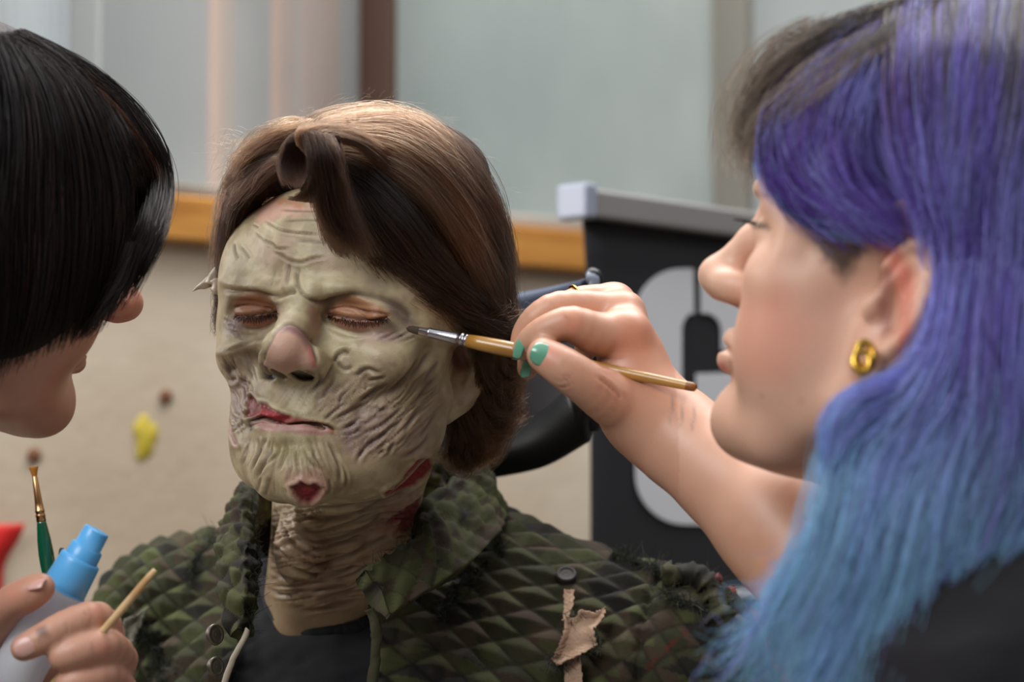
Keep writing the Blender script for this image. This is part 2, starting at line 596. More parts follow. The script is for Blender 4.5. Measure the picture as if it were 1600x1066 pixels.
def man_field(p):
    q = to_man(p)
    d = head_field(q, mk)
    # neck leaning forward out of the collar, then the upper chest and shoulders
    n0 = from_man((-.004, .012, -.03)); n1 = P(530, 945, 1.605)
    neck = ell(p, (0, 0, 0), (1, 1, 1)) * 0 + cap(p, n0, n1, .044, .050)
    neck = smin(neck, cap(p, from_man((.034, .020, -.04)), P(505, 975, 1.565), .014, .010), .02)
    neck = smin(neck, cap(p, from_man((-.040, .020, -.04)), P(470, 975, 1.565), .014, .010), .02)
    neck = smin(neck, ell(p, P(468, 860, 1.497), (.016, .016, .022)), .02)
    d = smin(d, neck, .014)
    ch = smax(ell(p, P(545, 1230, 1.59), (.17, .12, .175)), jacket_field(p) + .026, .01)
    d = smin(d, ch, .02)
    return d


H_MAN = .0014 if 'hashlib' in globals() else .00105
mv, mq = surface(man_field, from_man((0, 0, 0)) - [.16, .19, .27], from_man((0, 0, 0)) + [.16, .22, .16], H_MAN)


def dist_line(x, y, pts):
    """distance to a polyline in the photo's pixel frame, and the position 0..1 along it"""
    pts = spline(np.asarray(pts, float), max(8, 5 * len(pts)))
    best = np.full(len(x), 1e9); pos = np.zeros(len(x)); side = np.zeros(len(x))
    n = len(pts) - 1
    for i in range(n):
        a, b = pts[i], pts[i + 1]
        ab = b - a; L2 = ab @ ab + 1e-9
        t = np.clip(((x - a[0]) * ab[0] + (y - a[1]) * ab[1]) / L2, 0, 1)
        dx = x - a[0] - t * ab[0]; dy = y - a[1] - t * ab[1]
        d = dx * dx + dy * dy
        m = d < best
        best[m] = d[m]; pos[m] = (i + t[m]) / n
        side[m] = np.sign(ab[0] * dy[m] - ab[1] * dx[m])
    return np.sqrt(best), pos, side


def dist_poly(x, y, pts):
    """signed distance to a polygon (negative inside)"""
    pts = np.asarray(pts, float)
    best = np.full(len(x), 1e9); ins = np.zeros(len(x), bool)
    for i in range(len(pts)):
        a, b = pts[i], pts[(i + 1) % len(pts)]
        ab = b - a
        t = np.clip(((x - a[0]) * ab[0] + (y - a[1]) * ab[1]) / (ab @ ab + 1e-9), 0, 1)
        dx = x - a[0] - t * ab[0]; dy = y - a[1] - t * ab[1]
        best = np.minimum(best, dx * dx + dy * dy)
        c = (a[1] > y) != (b[1] > y)
        xs = a[0] + (y - a[1]) / (b[1] - a[1] + 1e-12) * ab[0]
        ins ^= c & (x < xs)
    return np.where(ins, -1, 1) * np.sqrt(best)


class Sculpt:
    """traced folds, pits and make-up laid onto the camera side of a dense skin mesh"""
    def __init__(s, v, q, base):
        s.v, s.q = v, q
        s.n = vnormals(v, q)
        s.x, s.y = proj(v)
        vd = v - EYE; vd /= np.linalg.norm(vd, axis=1)[:, None]
        s.face = smooth(.02, .25, -(s.n * vd).sum(1))
        s.h = np.zeros(len(v)); s.c = np.tile(np.asarray(base, float), (len(v), 1))
        s.region = np.ones(len(v), bool)

    def near(s, pts, pad):
        pts = np.asarray(pts, float)
        m = (s.x > pts[:, 0].min() - pad) & (s.x < pts[:, 0].max() + pad) & (s.y > pts[:, 1].min() - pad) & (s.y < pts[:, 1].max() + pad) & (s.face > 0) & s.region
        return np.nonzero(m)[0]

    def fold(s, pts, depth, w=2.2, ridge=.55, tint=None, ts=.5, ends=.25):
        """a crease: depth in mm, w in px, a raised roll on both sides"""
        i = s.near(pts, w * 6)
        if not len(i): return
        d, t, sd = dist_line(s.x[i], s.y[i], pts)
        e = smooth(0, ends, t) * smooth(0, ends, 1 - t) if ends else 1
        e = e * s.face[i]
        s.h[i] += depth * 1e-3 * e * (-np.exp(-(d / w) ** 2) + ridge * np.exp(-((d - 2.3 * w) / (1.3 * w)) ** 2))
        if tint is not None:
            s.blend(i, np.exp(-(d / (w * .9)) ** 2) * e * ts, tint)

    def bump(s, pts, amp, w, tint=None, ts=.5):
        """a soft ridge (or, negative, a hollow) along a line or at a point"""
        pts = np.asarray(pts, float)
        i = s.near(pts, w * 3)
        if not len(i): return
        d = np.hypot(s.x[i] - pts[0, 0], s.y[i] - pts[0, 1]) if len(pts) == 1 else dist_line(s.x[i], s.y[i], pts)[0]
        g = np.exp(-(d / w) ** 2) * s.face[i]
        s.h[i] += amp * 1e-3 * g
        if tint is not None:
            s.blend(i, g * ts, tint)

    def blend(s, i, a, col):
        a = np.clip(a, 0, 1)[:, None]
        s.c[i] = s.c[i] * (1 - a) + np.asarray(col) * a

    def patch(s, poly, col, a=1.0, soft=6, depth=0, rough=0, rim=0, seed=3, nz=0):
        i = s.near(poly, soft * 3 + 12)
        if not len(i): return
        jit = (noise2(s.x[i] / 6, s.y[i] / 6, seed) - .5) * nz if nz else 0
        d = dist_poly(s.x[i], s.y[i], poly) + jit
        m = smooth(soft, -soft, d) * s.face[i]
        s.blend(i, m * a, col)
        if depth:
            s.h[i] += -depth * 1e-3 * m
        if rough:
            s.h[i] += rough * 1e-3 * m * (noise2(s.x[i] / 3.2, s.y[i] / 3.2, seed + 5) - .5) * 2
            s.blend(i, m * smooth(.45, .8, noise2(s.x[i] / 4, s.y[i] / 4, seed + 9)) * .45, np.asarray(col) * .4)
        if rim:
            s.h[i] += rim * 1e-3 * np.exp(-((d - 4) / 4.0) ** 2) * s.face[i]

    def flow(s, poly, ang, across, along, amp, soft=20, seed=1, tint=None, ts=.4, bend=None):
        """fine wrinkles running along the direction ang (degrees, image axes) inside an area"""
        i = s.near(poly, soft * 2)
        if not len(i): return
        x, y = s.x[i], s.y[i]
        m = smooth(soft * .5, -soft, dist_poly(x, y, poly)) * s.face[i]
        if bend is not None:                         # fan out from a point
            ar = np.arctan2(y - bend[1], x - bend[0]); r = np.hypot(x - bend[0], y - bend[1])
            u = ar * bend[2]; w = r
        else:
            a = math.radians(ang)
            w = x * math.cos(a) + y * math.sin(a); u = -x * math.sin(a) + y * math.cos(a)
        wob = (noise2(w / along * 1.3, u / across * .35, seed + 2) - .5) * across * 1.6
        n = noise2((u + wob) / across, w / along, seed) * .65 + noise2((u + wob) / across * 2.1, w / along * 1.4, seed + 7) * .35
        r = 1 - np.abs(n * 2 - 1)                    # creases at the zero lines
        cr = smooth(.72, 1.0, r)
        s.h[i] += -amp * 1e-3 * m * (cr - .25) + amp * .4e-3 * m * (n - .5)
        if tint is not None:
            s.blend(i, m * cr * ts, tint)

    def apply(s):
        s.v = s.v + s.n * s.h[:, None]
        return s.v


SK = srgb(184, 170, 136)
S = Sculpt(mv, mq, SK)
ql = to_man(mv)
behind_chin = (ql[:, 2] < -.066) & (ql[:, 1] > -.048) | (ql[:, 2] < -.100)
FACE = ~behind_chin
OL = srgb(104, 94, 62)      # olive wash
BR = srgb(92, 70, 52)       # brown crease wash
PU = srgb(112, 88, 92)      # purple grey
PK = srgb(194, 154, 134)    # bare pink skin
LID = srgb(166, 114, 82)
RD = srgb(104, 12, 20)
DK = srgb(52, 30, 28)
RB = srgb(138, 28, 36)
PALE = srgb(196, 192, 168)

# ---- mottling everywhere
mot = fbm3(mv, 60, 4, 4)
S.blend(np.arange(len(mv)), smooth(.46, .74, mot) * .6, srgb(140, 122, 90))
mot2 = fbm3(mv, 38, 14, 3)
S.blend(np.arange(len(mv)), smooth(.50, .72, mot2) * .42, srgb(170, 140, 128))
mot3 = fbm3(mv, 160, 24, 3)
S.blend(np.arange(len(mv)), smooth(.48, .68, mot3) * .32, srgb(120, 104, 74))
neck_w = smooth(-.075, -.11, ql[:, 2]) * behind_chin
S.blend(np.arange(len(mv)), neck_w * .75, srgb(146, 118, 90))  # neck browner, with the shade under the chin put into its colour

S.region = FACE
# ---- broad forms
S.bump([(352, 440), (385, 436), (420, 441), (445, 444)], 1.8, 11)
S.bump([(490, 450), (530, 446), (575, 444), (620, 452), (640, 462)], 2.0, 12)
S.bump([(452, 436), (470, 438)], 1.0, 14)
S.bump([(345, 552), (370, 545), (400, 535)], 2.2, 8)
S.bump([(600, 560), (640, 540), (660, 520)], 2.0, 22)
S.bump([(555, 540), (590, 555)], 1.5, 18)
S.bump([(388, 556), (402, 562)], -3.0, 11, srgb(112, 88, 56), .65)
S.bump([(359, 579)], -3.4, 11, srgb(98, 72, 56), .8)
S.bump([(375, 600), (372, 620)], -1.2, 9, PU, .3)
S.bump([(668, 545), (650, 582), (622, 606), (590, 620), (560, 640)], -3.6, 12, srgb(92, 78, 54), .55)
S.bump([(700, 600), (665, 640), (630, 690)], 1.2, 22)
S.bump([(610, 700), (570, 730), (520, 750)], 1.6, 26)
# ---- colour areas
S.patch([(520, 590), (600, 575), (670, 560), (700, 640), (690, 720), (600, 770), (500, 790), (420, 775), (370, 720), (350, 620), (400, 600), (420, 690), (500, 690)], srgb(136, 112, 84), .40, 26, nz=40)
S.patch([(600, 470), (680, 480), (690, 560), (640, 560), (590, 540)], srgb(150, 134, 96), .35, 22, nz=24)
S.patch([(365, 470), (385, 456), (405, 458), (428, 468), (436, 486), (430, 500), (410, 514), (385, 508), (366, 496)], LID, .9, 6)
S.patch([(508, 492), (520, 474), (545, 462), (570, 466), (598, 480), (610, 494), (596, 510), (560, 516), (530, 508)], LID, .92, 6)
S.patch([(512, 494), (545, 502), (600, 500), (590, 514), (555, 520), (525, 510)], srgb(146, 78, 56), .6, 6)
S.patch([(370, 496), (400, 496), (434, 488), (428, 502), (405, 514), (380, 508)], srgb(150, 84, 62), .6, 6)
S.patch([(436, 468), (425, 470), (432, 490), (442, 480)], srgb(110, 78, 62), .7, 6)
S.patch([(505, 474), (522, 468), (515, 490), (504, 494)], srgb(100, 62, 46), .7, 6)
S.patch([(596, 466), (618, 470), (640, 490), (652, 508), (632, 508), (612, 490)], srgb(84, 66, 68), .7, 9)
S.patch([(600, 500), (650, 508), (640, 530), (600, 536), (580, 520)], PU, .45, 9)
S.patch([(560, 518), (610, 516), (620, 536), (575, 536)], srgb(170, 128, 118), .4, 8)
S.patch([(352, 500), (368, 494), (384, 512), (372, 524), (352, 518)], srgb(130, 108, 112), .6, 7)
S.patch([(470, 405), (510, 398), (540, 418), (530, 428), (490, 420)], srgb(160, 120, 106), .4, 9)
S.patch([(396, 318), (425, 312), (470, 318), (500, 318), (512, 335), (470, 332), (432, 338), (404, 352)], srgb(200, 150, 138), .7, 9, nz=14)
S.patch([(408, 312), (440, 306), (480, 318), (470, 324), (430, 318)], srgb(168, 112, 76), .6, 5, nz=10)
S.patch([(400, 360), (440, 400), (420, 415), (385, 395)], srgb(176, 148, 134), .4, 12, nz=14)
# the bare nose inside the appliance
NOSE = [(407, 580), (412, 560), (424, 535), (434, 516), (450, 508), (466, 512), (480, 528), (490, 550), (495, 572), (488, 578), (470, 576), (448, 584), (425, 580)]
S.patch(NOSE, PK, .95, 4)
S.patch([(432, 520), (448, 508), (466, 512), (484, 532), (494, 560), (486, 556), (470, 528), (452, 518)], srgb(122, 84, 88), .8, 5)
S.patch([(478, 540), (488, 548), (496, 574), (488, 574)], srgb(184, 92, 78), .6, 4)
S.patch([(484, 470), (498, 490), (500, 530), (490, 520), (480, 490)], srgb(180, 134, 122), .55, 6)
S.fold([(404, 578), (413, 555), (424, 533), (434, 516), (450, 507), (466, 511), (481, 527), (491, 548), (497, 574)], .8, 2.2, .35, srgb(96, 66, 66), .6, ends=.06)
S.patch([(404, 572), (414, 575), (426, 585), (430, 592), (420, 594), (408, 590)], srgb(28, 14, 12), .97, 2.5, depth=5)
S.patch([(452, 586), (462, 582), (480, 581), (491, 586), (486, 594), (466, 594)], srgb(26, 12, 12), .97, 2.5, depth=5)
S.patch([(430, 592), (455, 592), (448, 612), (436, 610)], srgb(112, 98, 70), .45, 8)
S.fold([(497, 578), (500, 592), (492, 606), (478, 618)], 1.0, 2.5, .6, BR, .45)
# cheek pits
S.fold([(524, 566), (528, 556), (538, 550), (546, 553)], 1.8, 3.2, .5, srgb(84, 62, 58), .8, ends=.1)
S.fold([(528, 562), (532, 572), (541, 578), (552, 572)], 1.2, 2.4, .5, srgb(96, 74, 64), .7, ends=.15)
S.bump([(542, 565)], .9, 7, srgb(150, 132, 120), .6)
S.fold([(556, 590), (566, 580), (578, 577), (596, 584)], 1.5, 3.0, .5, srgb(88, 68, 54), .7, ends=.15)
S.bump([(570, 588)], -1.2, 8, srgb(112, 90, 68), .6)
S.fold([(343, 553), (372, 545), (402, 533), (420, 522)], .8, 2.6, .6, OL, .3)
S.fold([(338, 570), (350, 590), (362, 596), (368, 588)], 1.5, 3, .6, BR, .6)
S.fold([(372, 590), (385, 600), (392, 602)], 1.2, 2.4, .6, BR, .6)
S.fold([(358, 606), (364, 622), (370, 640), (376, 652)], 1.3, 3, .6, PU, .55)
S.fold([(378, 604), (384, 618), (380, 634)], .8, 2.4, .6, PU, .5)
# ---- forehead
for pts, dp, w_ in [
        ([(412, 342), (424, 351), (436, 358), (448, 362), (475, 365), (512, 367)], 1.0, 1.8),
        ([(409, 374), (419, 379), (427, 382), (432, 388), (440, 389), (456, 388)], 1.1, 1.9),
        ([(425, 392), (440, 400), (455, 408), (472, 410), (490, 404), (515, 401)], .9, 2.2),
        ([(367, 378), (368, 393), (374, 406)], .8, 1.8), ([(376, 384), (384, 395), (391, 406)], .7, 1.8),
        ([(436, 328), (470, 330), (515, 331)], .3, 1.8), ([(440, 346), (480, 344), (515, 346)], .3, 2.2), ([(460, 376), (490, 378), (515, 380)], .35, 2.2),
        ([(395, 350), (405, 356)], .5, 1.6), ([(398, 362), (410, 372), (418, 378)], .4, 1.8)]:
    S.fold(pts, dp, w_, .6, srgb(96, 82, 54), .75, ends=.2)
S.fold([(453, 408), (452, 430), (451, 456)], .9, 2.4, .6, BR, .5)
S.fold([(468, 412), (466, 436), (470, 456), (484, 468), (500, 472)], 1.0, 2.4, .6, srgb(70, 50, 40), .7)
S.fold([(432, 420), (428, 440), (424, 452)], .4, 2.2, .6, OL, .35)
S.fold([(347, 452), (372, 455), (400, 457), (420, 462), (436, 463), (452, 458), (468, 456)], 1.5, 3.5, .6, srgb(88, 66, 48), .6, ends=.1)
S.fold([(480, 466), (502, 473), (525, 466), (552, 460), (585, 464), (612, 472), (634, 486), (645, 500)], 1.4, 4.5, .4, srgb(74, 54, 44), .7, ends=.1)
# ---- lids
S.bump([(530, 487), (556, 489), (585, 493)], 2.6, 11)
S.bump([(380, 485), (410, 484)], 2.0, 9)
S.fold([(364, 480), (382, 477), (404, 478), (432, 484)], 1.0, 1.8, .6, srgb(98, 60, 44), .75, ends=.12)
S.fold([(513, 483), (545, 480), (566, 483), (590, 488), (612, 494)], 1.0, 1.8, .6, srgb(98, 58, 42), .75, ends=.12)
S.fold([(366, 493), (384, 495), (404, 492), (420, 489), (434, 488)], 1.8, 2.0, .3, srgb(40, 20, 18), .95, ends=.05)
S.fold([(511, 492), (525, 493), (546, 498), (570, 500), (592, 499), (608, 495)], 1.8, 2.0, .3, srgb(40, 20, 18), .95, ends=.05)
S.fold([(436, 488), (430, 500), (412, 512), (392, 514), (374, 508)], .9, 2.6, .8, BR, .4)
S.fold([(500, 480), (508, 500), (530, 513), (560, 520), (598, 518)], .9, 2.6, .8, BR, .35)
for k in range(9):
    x0, y0 = 348 + 2.2 * k, 500 + 3.2 * k
    S.fold([(x0, y0), (x0 + 9, y0 + 1.5 + (k % 3)), (x0 + 18, y0 + 6)], .55, 1.6, .7, PU, .3)
for k in range(12):
    x0, y0 = 582 + 4.5 * k, 522 + 1.2 * ((k * 7) % 9)
    S.fold([(x0, y0 + 5), (x0 + 10, y0), (x0 + 20, y0 - 5)], .35, 1.4, .8, PU, .3)
# ---- cheek folds on the near side
for pts, dp, w_ in [
        ([(507, 588), (500, 598), (486, 611)], .9, 2.2), ([(522, 566), (517, 578), (509, 591), (498, 608)], .9, 2.2),
        ([(525, 589), (516, 602), (507, 615), (492, 630)], 1.0, 2.3), ([(543, 611), (535, 619), (528, 632)], 1.1, 2.0),
        ([(556, 630), (576, 618), (593, 608), (616, 600)], 1.6, 2.8), ([(574, 598), (587, 592), (604, 589)], 1.2, 2.4),
        ([(600, 621), (626, 606), (649, 575), (660, 552)], 1.4, 3.0), ([(504, 659), (520, 645), (541, 627)], .9, 2.0),
        ([(520, 656), (550, 642), (576, 627)], 1.0, 2.2), ([(531, 675), (548, 664), (560, 655), (574, 649)], 1.3, 2.3),
        ([(577, 643), (586, 639), (596, 636)], 1.4, 3.2), ([(582, 648), (594, 642), (604, 638)], 1.1, 2.4),
        ([(560, 682), (592, 667), (614, 650), (638, 625)], 1.0, 2.4), ([(584, 693), (605, 672), (625, 658)], .9, 2.4),
        ([(554, 728), (567, 704), (592, 683), (612, 673)], 1.5, 2.6), ([(626, 680), (640, 658), (652, 640)], .8, 2.4),
        ([(536, 668), (556, 662), (576, 660)], .8, 2.0), ([(530, 680), (550, 678), (572, 670)], .9, 2.0),
        ([(604, 712), (609, 698), (616, 690)], .9, 2.4), ([(588, 712), (600, 700)], .7, 2.2),
        ([(640, 600), (662, 570), (680, 545)], .9, 3.0), ([(655, 610), (675, 580), (688, 560)], .6, 2.4), ([(640, 640), (665, 605), (685, 590)], .7, 2.6),
        ([(616, 718), (644, 706), (662, 692), (668, 676)], 1.1, 3.2), ([(650, 690), (668, 664), (682, 640)], .6, 2.6)]:
    S.fold(pts, dp, w_, .6, srgb(88, 68, 58), .62, ends=.3)
S.flow([(500, 600), (560, 590), (650, 590), (680, 560), (690, 640), (640, 700), (570, 720), (530, 690), (515, 655), (480, 640)], -42, 5.5, 60, .85, 18, 3, srgb(96, 76, 68), .45)
S.flow([(530, 660), (580, 650), (640, 655), (600, 700), (560, 720), (530, 690)], -30, 5, 40, .6, 12, 9, PU, .4)
S.patch([(530, 650), (600, 640), (610, 665), (570, 690), (545, 710), (525, 690)], srgb(122, 98, 98), .45, 14, nz=16)
S.flow([(440, 600), (500, 600), (530, 620), (510, 650), (455, 640), (420, 630)], -55, 6, 50, .55, 10, 21, BR, .3)
# ---- far cheek
S.flow([(340, 560), (400, 545), (405, 600), (395, 640), (372, 690), (352, 640)], 65, 6, 40, 1.0, 10, 5, PU, .45)
S.patch([(350, 590), (390, 590), (396, 615), (380, 650), (356, 650)], srgb(150, 122, 116), .5, 10, nz=16)
# ---- chin: folds that hang from the lower lip
for pts, dp, w_ in [
        ([(403, 682), (406, 702), (398, 724), (390, 740)], 1.0, 2.2), ([(417, 682), (409, 702), (394, 733)], 1.1, 2.2),
        ([(426, 697), (422, 711), (409, 728), (400, 752)], 1.3, 2.2), ([(438, 695), (434, 711), (414, 727), (402, 748)], 1.4, 2.2),
        ([(448, 695), (444, 715), (434, 740)], 1.2, 2.4), ([(465, 698), (464, 722), (469, 748)], 1.2, 2.4),
        ([(474, 698), (485, 720), (503, 738)], 1.1, 2.4), ([(490, 698), (495, 718), (509, 745)], 1.0, 2.4),
        ([(511, 686), (521, 706), (529, 732), (528, 762)], 1.4, 2.8), ([(531, 720), (539, 745), (538, 762)], 1.0, 2.4),
        ([(388, 690), (384, 712), (378, 728)], .8, 2.2), ([(456, 725), (452, 742), (446, 756)], .8, 2.2), ([(478, 728), (488, 744), (494, 752)], .8, 2.0),
        ([(410, 740), (404, 760), (402, 772)], .7, 2.2), ([(424, 740), (418, 762), (416, 776)], .7, 2.2), ([(512, 745), (514, 762), (510, 776)], .7, 2.2)]:
    S.fold(pts, dp * .8, w_, .55, srgb(96, 78, 50), .62, ends=.25)
S.flow([(385, 680), (440, 685), (510, 684), (530, 720), (530, 765), (470, 785), (400, 765), (375, 720)], 0, 7.5, 60, .55, 8, 11, srgb(104, 84, 56), .45, bend=(455, 560, 190))
S.patch([(430, 690), (480, 690), (490, 712), (460, 720), (425, 712)], srgb(140, 128, 78), .5, 10)
S.patch([(445, 740), (500, 735), (510, 760), (450, 756)], srgb(176, 128, 116), .5, 8, nz=12)
# ---- mouth
S.patch([(392, 660), (414, 655), (442, 663), (481, 661), (514, 668), (521, 676), (500, 681), (455, 676), (410, 674)], srgb(176, 130, 124), .85, 3.5)
S.patch([(420, 646), (445, 650), (480, 655), (512, 664), (481, 661), (442, 663), (416, 655)], srgb(160, 74, 68), .9, 3)
S.patch([(513, 664), (523, 670), (524, 678), (514, 674)], srgb(170, 96, 52), .6, 3)
S.bump([(400, 668), (440, 671), (490, 670)], .9, 6)
S.fold([(385, 660), (400, 656), (414, 654), (428, 659), (442, 663), (462, 662), (481, 661), (500, 664), (514, 667), (527, 675)], 2.0, 2.2, .6, srgb(46, 10, 12), .95, ends=.06)
S.patch([(393, 617), (400, 626), (402, 633), (409, 630), (417, 632), (427, 640), (443, 647), (457, 651), (448, 658), (440, 661), (414, 653), (385, 652), (383, 647), (389, 640), (384, 630)], srgb(122, 18, 26), .97, 1.8, depth=.9, rough=.35, rim=.9, seed=31)
S.patch([(408, 638), (425, 644), (440, 650), (425, 652), (405, 648)], srgb(176, 52, 52), .6, 3, depth=-.8)
S.patch([(400, 622), (414, 622), (424, 630), (408, 629)], PALE, .6, 3, depth=-.8)
S.bump([(389, 668)], -1.6, 6, srgb(58, 44, 40), .8)
for a in (-30, -8, 14, 34):
    x0, y0 = 386, 662
    S.fold([(x0 - 3, y0), (x0 - 14, y0 + 14 * math.sin(math.radians(a))), (x0 - 24, y0 + 28 * math.sin(math.radians(a)))], .6, 1.7, .8, srgb(84, 72, 64), .5)
S.patch([(355, 650), (360, 660), (364, 676), (372, 694), (368, 700), (360, 682), (355, 666)], srgb(206, 150, 146), .75, 3)
S.patch([(357, 655), (361, 664), (363, 678), (371, 695), (367, 694), (359, 678)], RD, .9, 1.5, depth=1.4, rim=.8)
# ---- chin wound
CW = [(455, 761), (463, 759), (471, 753), (481, 760), (492, 756), (502, 763), (496, 777), (484, 788), (471, 785), (461, 774)]
S.patch([(x + (x - 478) * .22, y + (y - 770) * .22) for x, y in CW], srgb(186, 140, 126), .7, 4)
S.patch(CW, srgb(124, 20, 28), .97, 1.8, depth=2.6, rough=.5, rim=1.5, seed=41)
S.patch([(470, 766), (488, 764), (484, 778), (476, 778)], srgb(150, 40, 44), .6, 4)

# ---- neck
S.region = np.ones(len(mv), bool)
S.region = ~(FACE & (S.y < 700))
JW = [(601, 770), (620, 760), (634, 741), (650, 721), (658, 716), (669, 717), (672, 724), (680, 730), (665, 742), (655, 752), (640, 762), (620, 767)]
S.patch(JW, RB, .97, 2.0, depth=1.0, rough=.7, rim=1.3, seed=51, nz=3)
S.region = behind_chin
S.patch([(672, 768), (644, 786), (613, 808), (605, 818), (628, 812), (614, 834), (642, 828), (660, 802)], RB, .95, 2.5, depth=1.0, rough=.7, rim=1.3, seed=61, nz=5)
S.patch([(600, 790), (650, 770), (660, 800), (630, 840), (590, 830)], srgb(150, 92, 84), .45, 10, nz=10)
for pts, dp in [
        ([(463, 802), (504, 812), (556, 802), (597, 782), (652, 756)], 1.3), ([(469, 823), (498, 831), (545, 817), (592, 796)], 1.2),
        ([(473, 841), (504, 848), (556, 831), (600, 810)], 1.3), ([(477, 850), (502, 858), (539, 846), (580, 832)], 1.0),
        ([(442, 829), (469, 858), (498, 871)], 1.1), ([(457, 872), (494, 883), (531, 872), (570, 857)], 1.3),
        ([(446, 883), (486, 897), (527, 893), (570, 878)], 1.8), ([(409, 839), (438, 864), (460, 881)], 1.2),
        ([(413, 916), (436, 928), (466, 934)], 1.0), ([(484, 925), (514, 919), (548, 913)], 1.0), ([(492, 940), (525, 928), (560, 919)], 1.0),
        ([(426, 786), (436, 819), (452, 835)], .9), ([(412, 880), (440, 900), (470, 910)], .9), ([(520, 905), (550, 897), (580, 880)], .9),
        ([(480, 792), (530, 792), (580, 776), (630, 750)], 1.0), ([(405, 800), (412, 830), (420, 850)], .8), ([(540, 870), (580, 850), (610, 835)], .8), ([(470, 955), (510, 950), (560, 940)], .8)]:
    S.fold(pts, dp, 3.0, .7, srgb(78, 56, 40), .62, ends=.2)
S.flow([(410, 790), (640, 760), (640, 840), (580, 930), (500, 965), (430, 940), (405, 860)], -12, 8, 70, 1.5, 14, 71, srgb(90, 64, 48), .42)
S.flow([(410, 780), (470, 790), (480, 850), (440, 880), (405, 840)], 50, 8, 50, .9, 12, 75, BR, .35)
S.bump([(461, 790), (464, 833), (478, 854)], 1.4, 7, srgb(190, 172, 150), .4)
S.patch([(452, 906), (466, 905), (482, 930), (474, 936), (460, 924)], srgb(100, 70, 50), .6, 6)
S.patch([(470, 905), (490, 910), (484, 922), (468, 916)], srgb(104, 74, 52), .5, 6)
S.region = np.ones(len(mv), bool)

# ---- the near ear: shade of the bowl put into the colour, and tints
S.bump([(718, 552), (722, 566)], -4.0, 11, srgb(96, 58, 50), .8)
S.bump([(742, 548), (740, 580), (728, 604)], 1.6, 6)
S.patch([(702, 540), (722, 535), (742, 545), (738, 572), (718, 588), (704, 585)], srgb(124, 78, 66), .65, 10)
S.patch([(695, 580), (730, 575), (735, 610), (705, 625)], srgb(176, 148, 112), .5, 10)
mv = S.apply()


def skin_material(name, bumps=((1100, .35, .0006),), rough=.45, sss=.12):
    m = mat(name, rough=rough, spec=.45, sss=sss, sss_r=(1, .38, .22), sss_s=.003, vcol=True)
    nt = m.node_tree; b = nt.nodes['Principled BSDF']
    tc = nt.nodes.new('ShaderNodeTexCoord')
    prev = None
    for sc_, st, di in bumps:
        n = nt.nodes.new('ShaderNodeTexNoise'); n.inputs['Scale'].default_value = sc_; n.inputs['Detail'].default_value = 3
        bp = nt.nodes.new('ShaderNodeBump'); bp.inputs['Strength'].default_value = st; bp.inputs['Distance'].default_value = di
        nt.links.new(tc.outputs['Object'], n.inputs['Vector']); nt.links.new(n.outputs['Fac'], bp.inputs['Height'])
        if prev: nt.links.new(prev.outputs['Normal'], bp.inputs['Normal'])
        prev = bp
    nt.links.new(prev.outputs['Normal'], b.inputs['Normal'])
    return m


M_made_up = skin_material('made_up_skin', ((1300, .30, .0006), (420, .18, .001)))
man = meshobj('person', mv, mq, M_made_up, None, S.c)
tag(man, 'seated person with green decaying zombie make-up, closed eyes and torn camouflage jacket', 'person')
HJ = .0022 if 'hashlib' in globals() else .0016
bot = P(640, 1420, 1.5)[2]
jv, jq = surface(jacket_field, [TC[0] - .33, TC[1] - .22, bot], [TC[0] + .33, TC[1] + .22, TC[2] + .16], HJ)
# drop the flat end left by the box and everything hidden below
keep = (jv[:, 2] > bot + .006)
jn_ = vnormals(jv, jq)
jx, jy = proj(jv)
front = -(jn_ * ((jv - EYE) / np.linalg.norm(jv - EYE, axis=1)[:, None])).sum(1)
# the jacket hangs open: neck hole and front opening
OPEN = [(352, 1500), (352, 1080), (372, 1000), (362, 940), (378, 860), (420, 800), (600, 760), (700, 790), (672, 840), (610, 900), (566, 930), (580, 965), (590, 1010), (586, 1066), (580, 1500)]
edge = dist_poly(jx, jy, OPEN)
jag = (noise2(jx / 5, jy / 5, 3) - .5) * 5
cut = (edge + jag < 0) & (front > -.15)
nh = P(575, 800, 1.62)
hole = (np.hypot(jv[:, 0] - nh[0], (jv[:, 1] - nh[1])) < .052) & (jv[:, 2] > nh[2] - .05)
keep &= ~(cut | hole)
# quilting: diamond puffs in a lattice that runs over the shoulder
ql_ = torso_local(jv)
vv = ql_[:, 2] + .85 * ql_[:, 1]
uu = ql_[:, 0] - .55 * ql_[:, 1] * np.sign(ql_[:, 0]) * smooth(.15, .22, np.abs(ql_[:, 0]))
uu = uu + .016 * (fbm3(jv, 12, 3) - .5); vv = vv + .018 * (fbm3(jv, 11, 6) - .5) + .05 * uu
PU_, PV_ = .0158, .0128
a_, b_ = uu / PU_ + vv / PV_, uu / PU_ - vv / PV_
ia, ib = np.floor(a_ * .5), np.floor(b_ * .5)
fa, fb = a_ * .5 - ia, b_ * .5 - ib
puff = .45 * (4 * fa * (1 - fa)) ** .6 * (4 * fb * (1 - fb)) ** .6 + .75 * np.minimum(1 - np.abs(2 * fa - 1), 1 - np.abs(2 * fb - 1))
tri = (fa - fb)                                    # >0 upper half, <0 lower half
lumps = fbm3(jv, 14, 12, 3) - .5
sleeve = smooth(.178, .192, ql_[:, 0])             # beyond the near shoulder seam the cloth is plain and torn
amp = .0036 * (1 - .8 * sleeve) * (.75 + .9 * (noise3(jv, 25, 8) - .2))
h = amp * (puff - .5) + .0020 * np.clip(tri, -.6, .6) * puff * (1 - sleeve) + lumps * .008
seam = np.exp(-((ql_[:, 0] - .180) / .0022) ** 2)
h -= .004 * seam
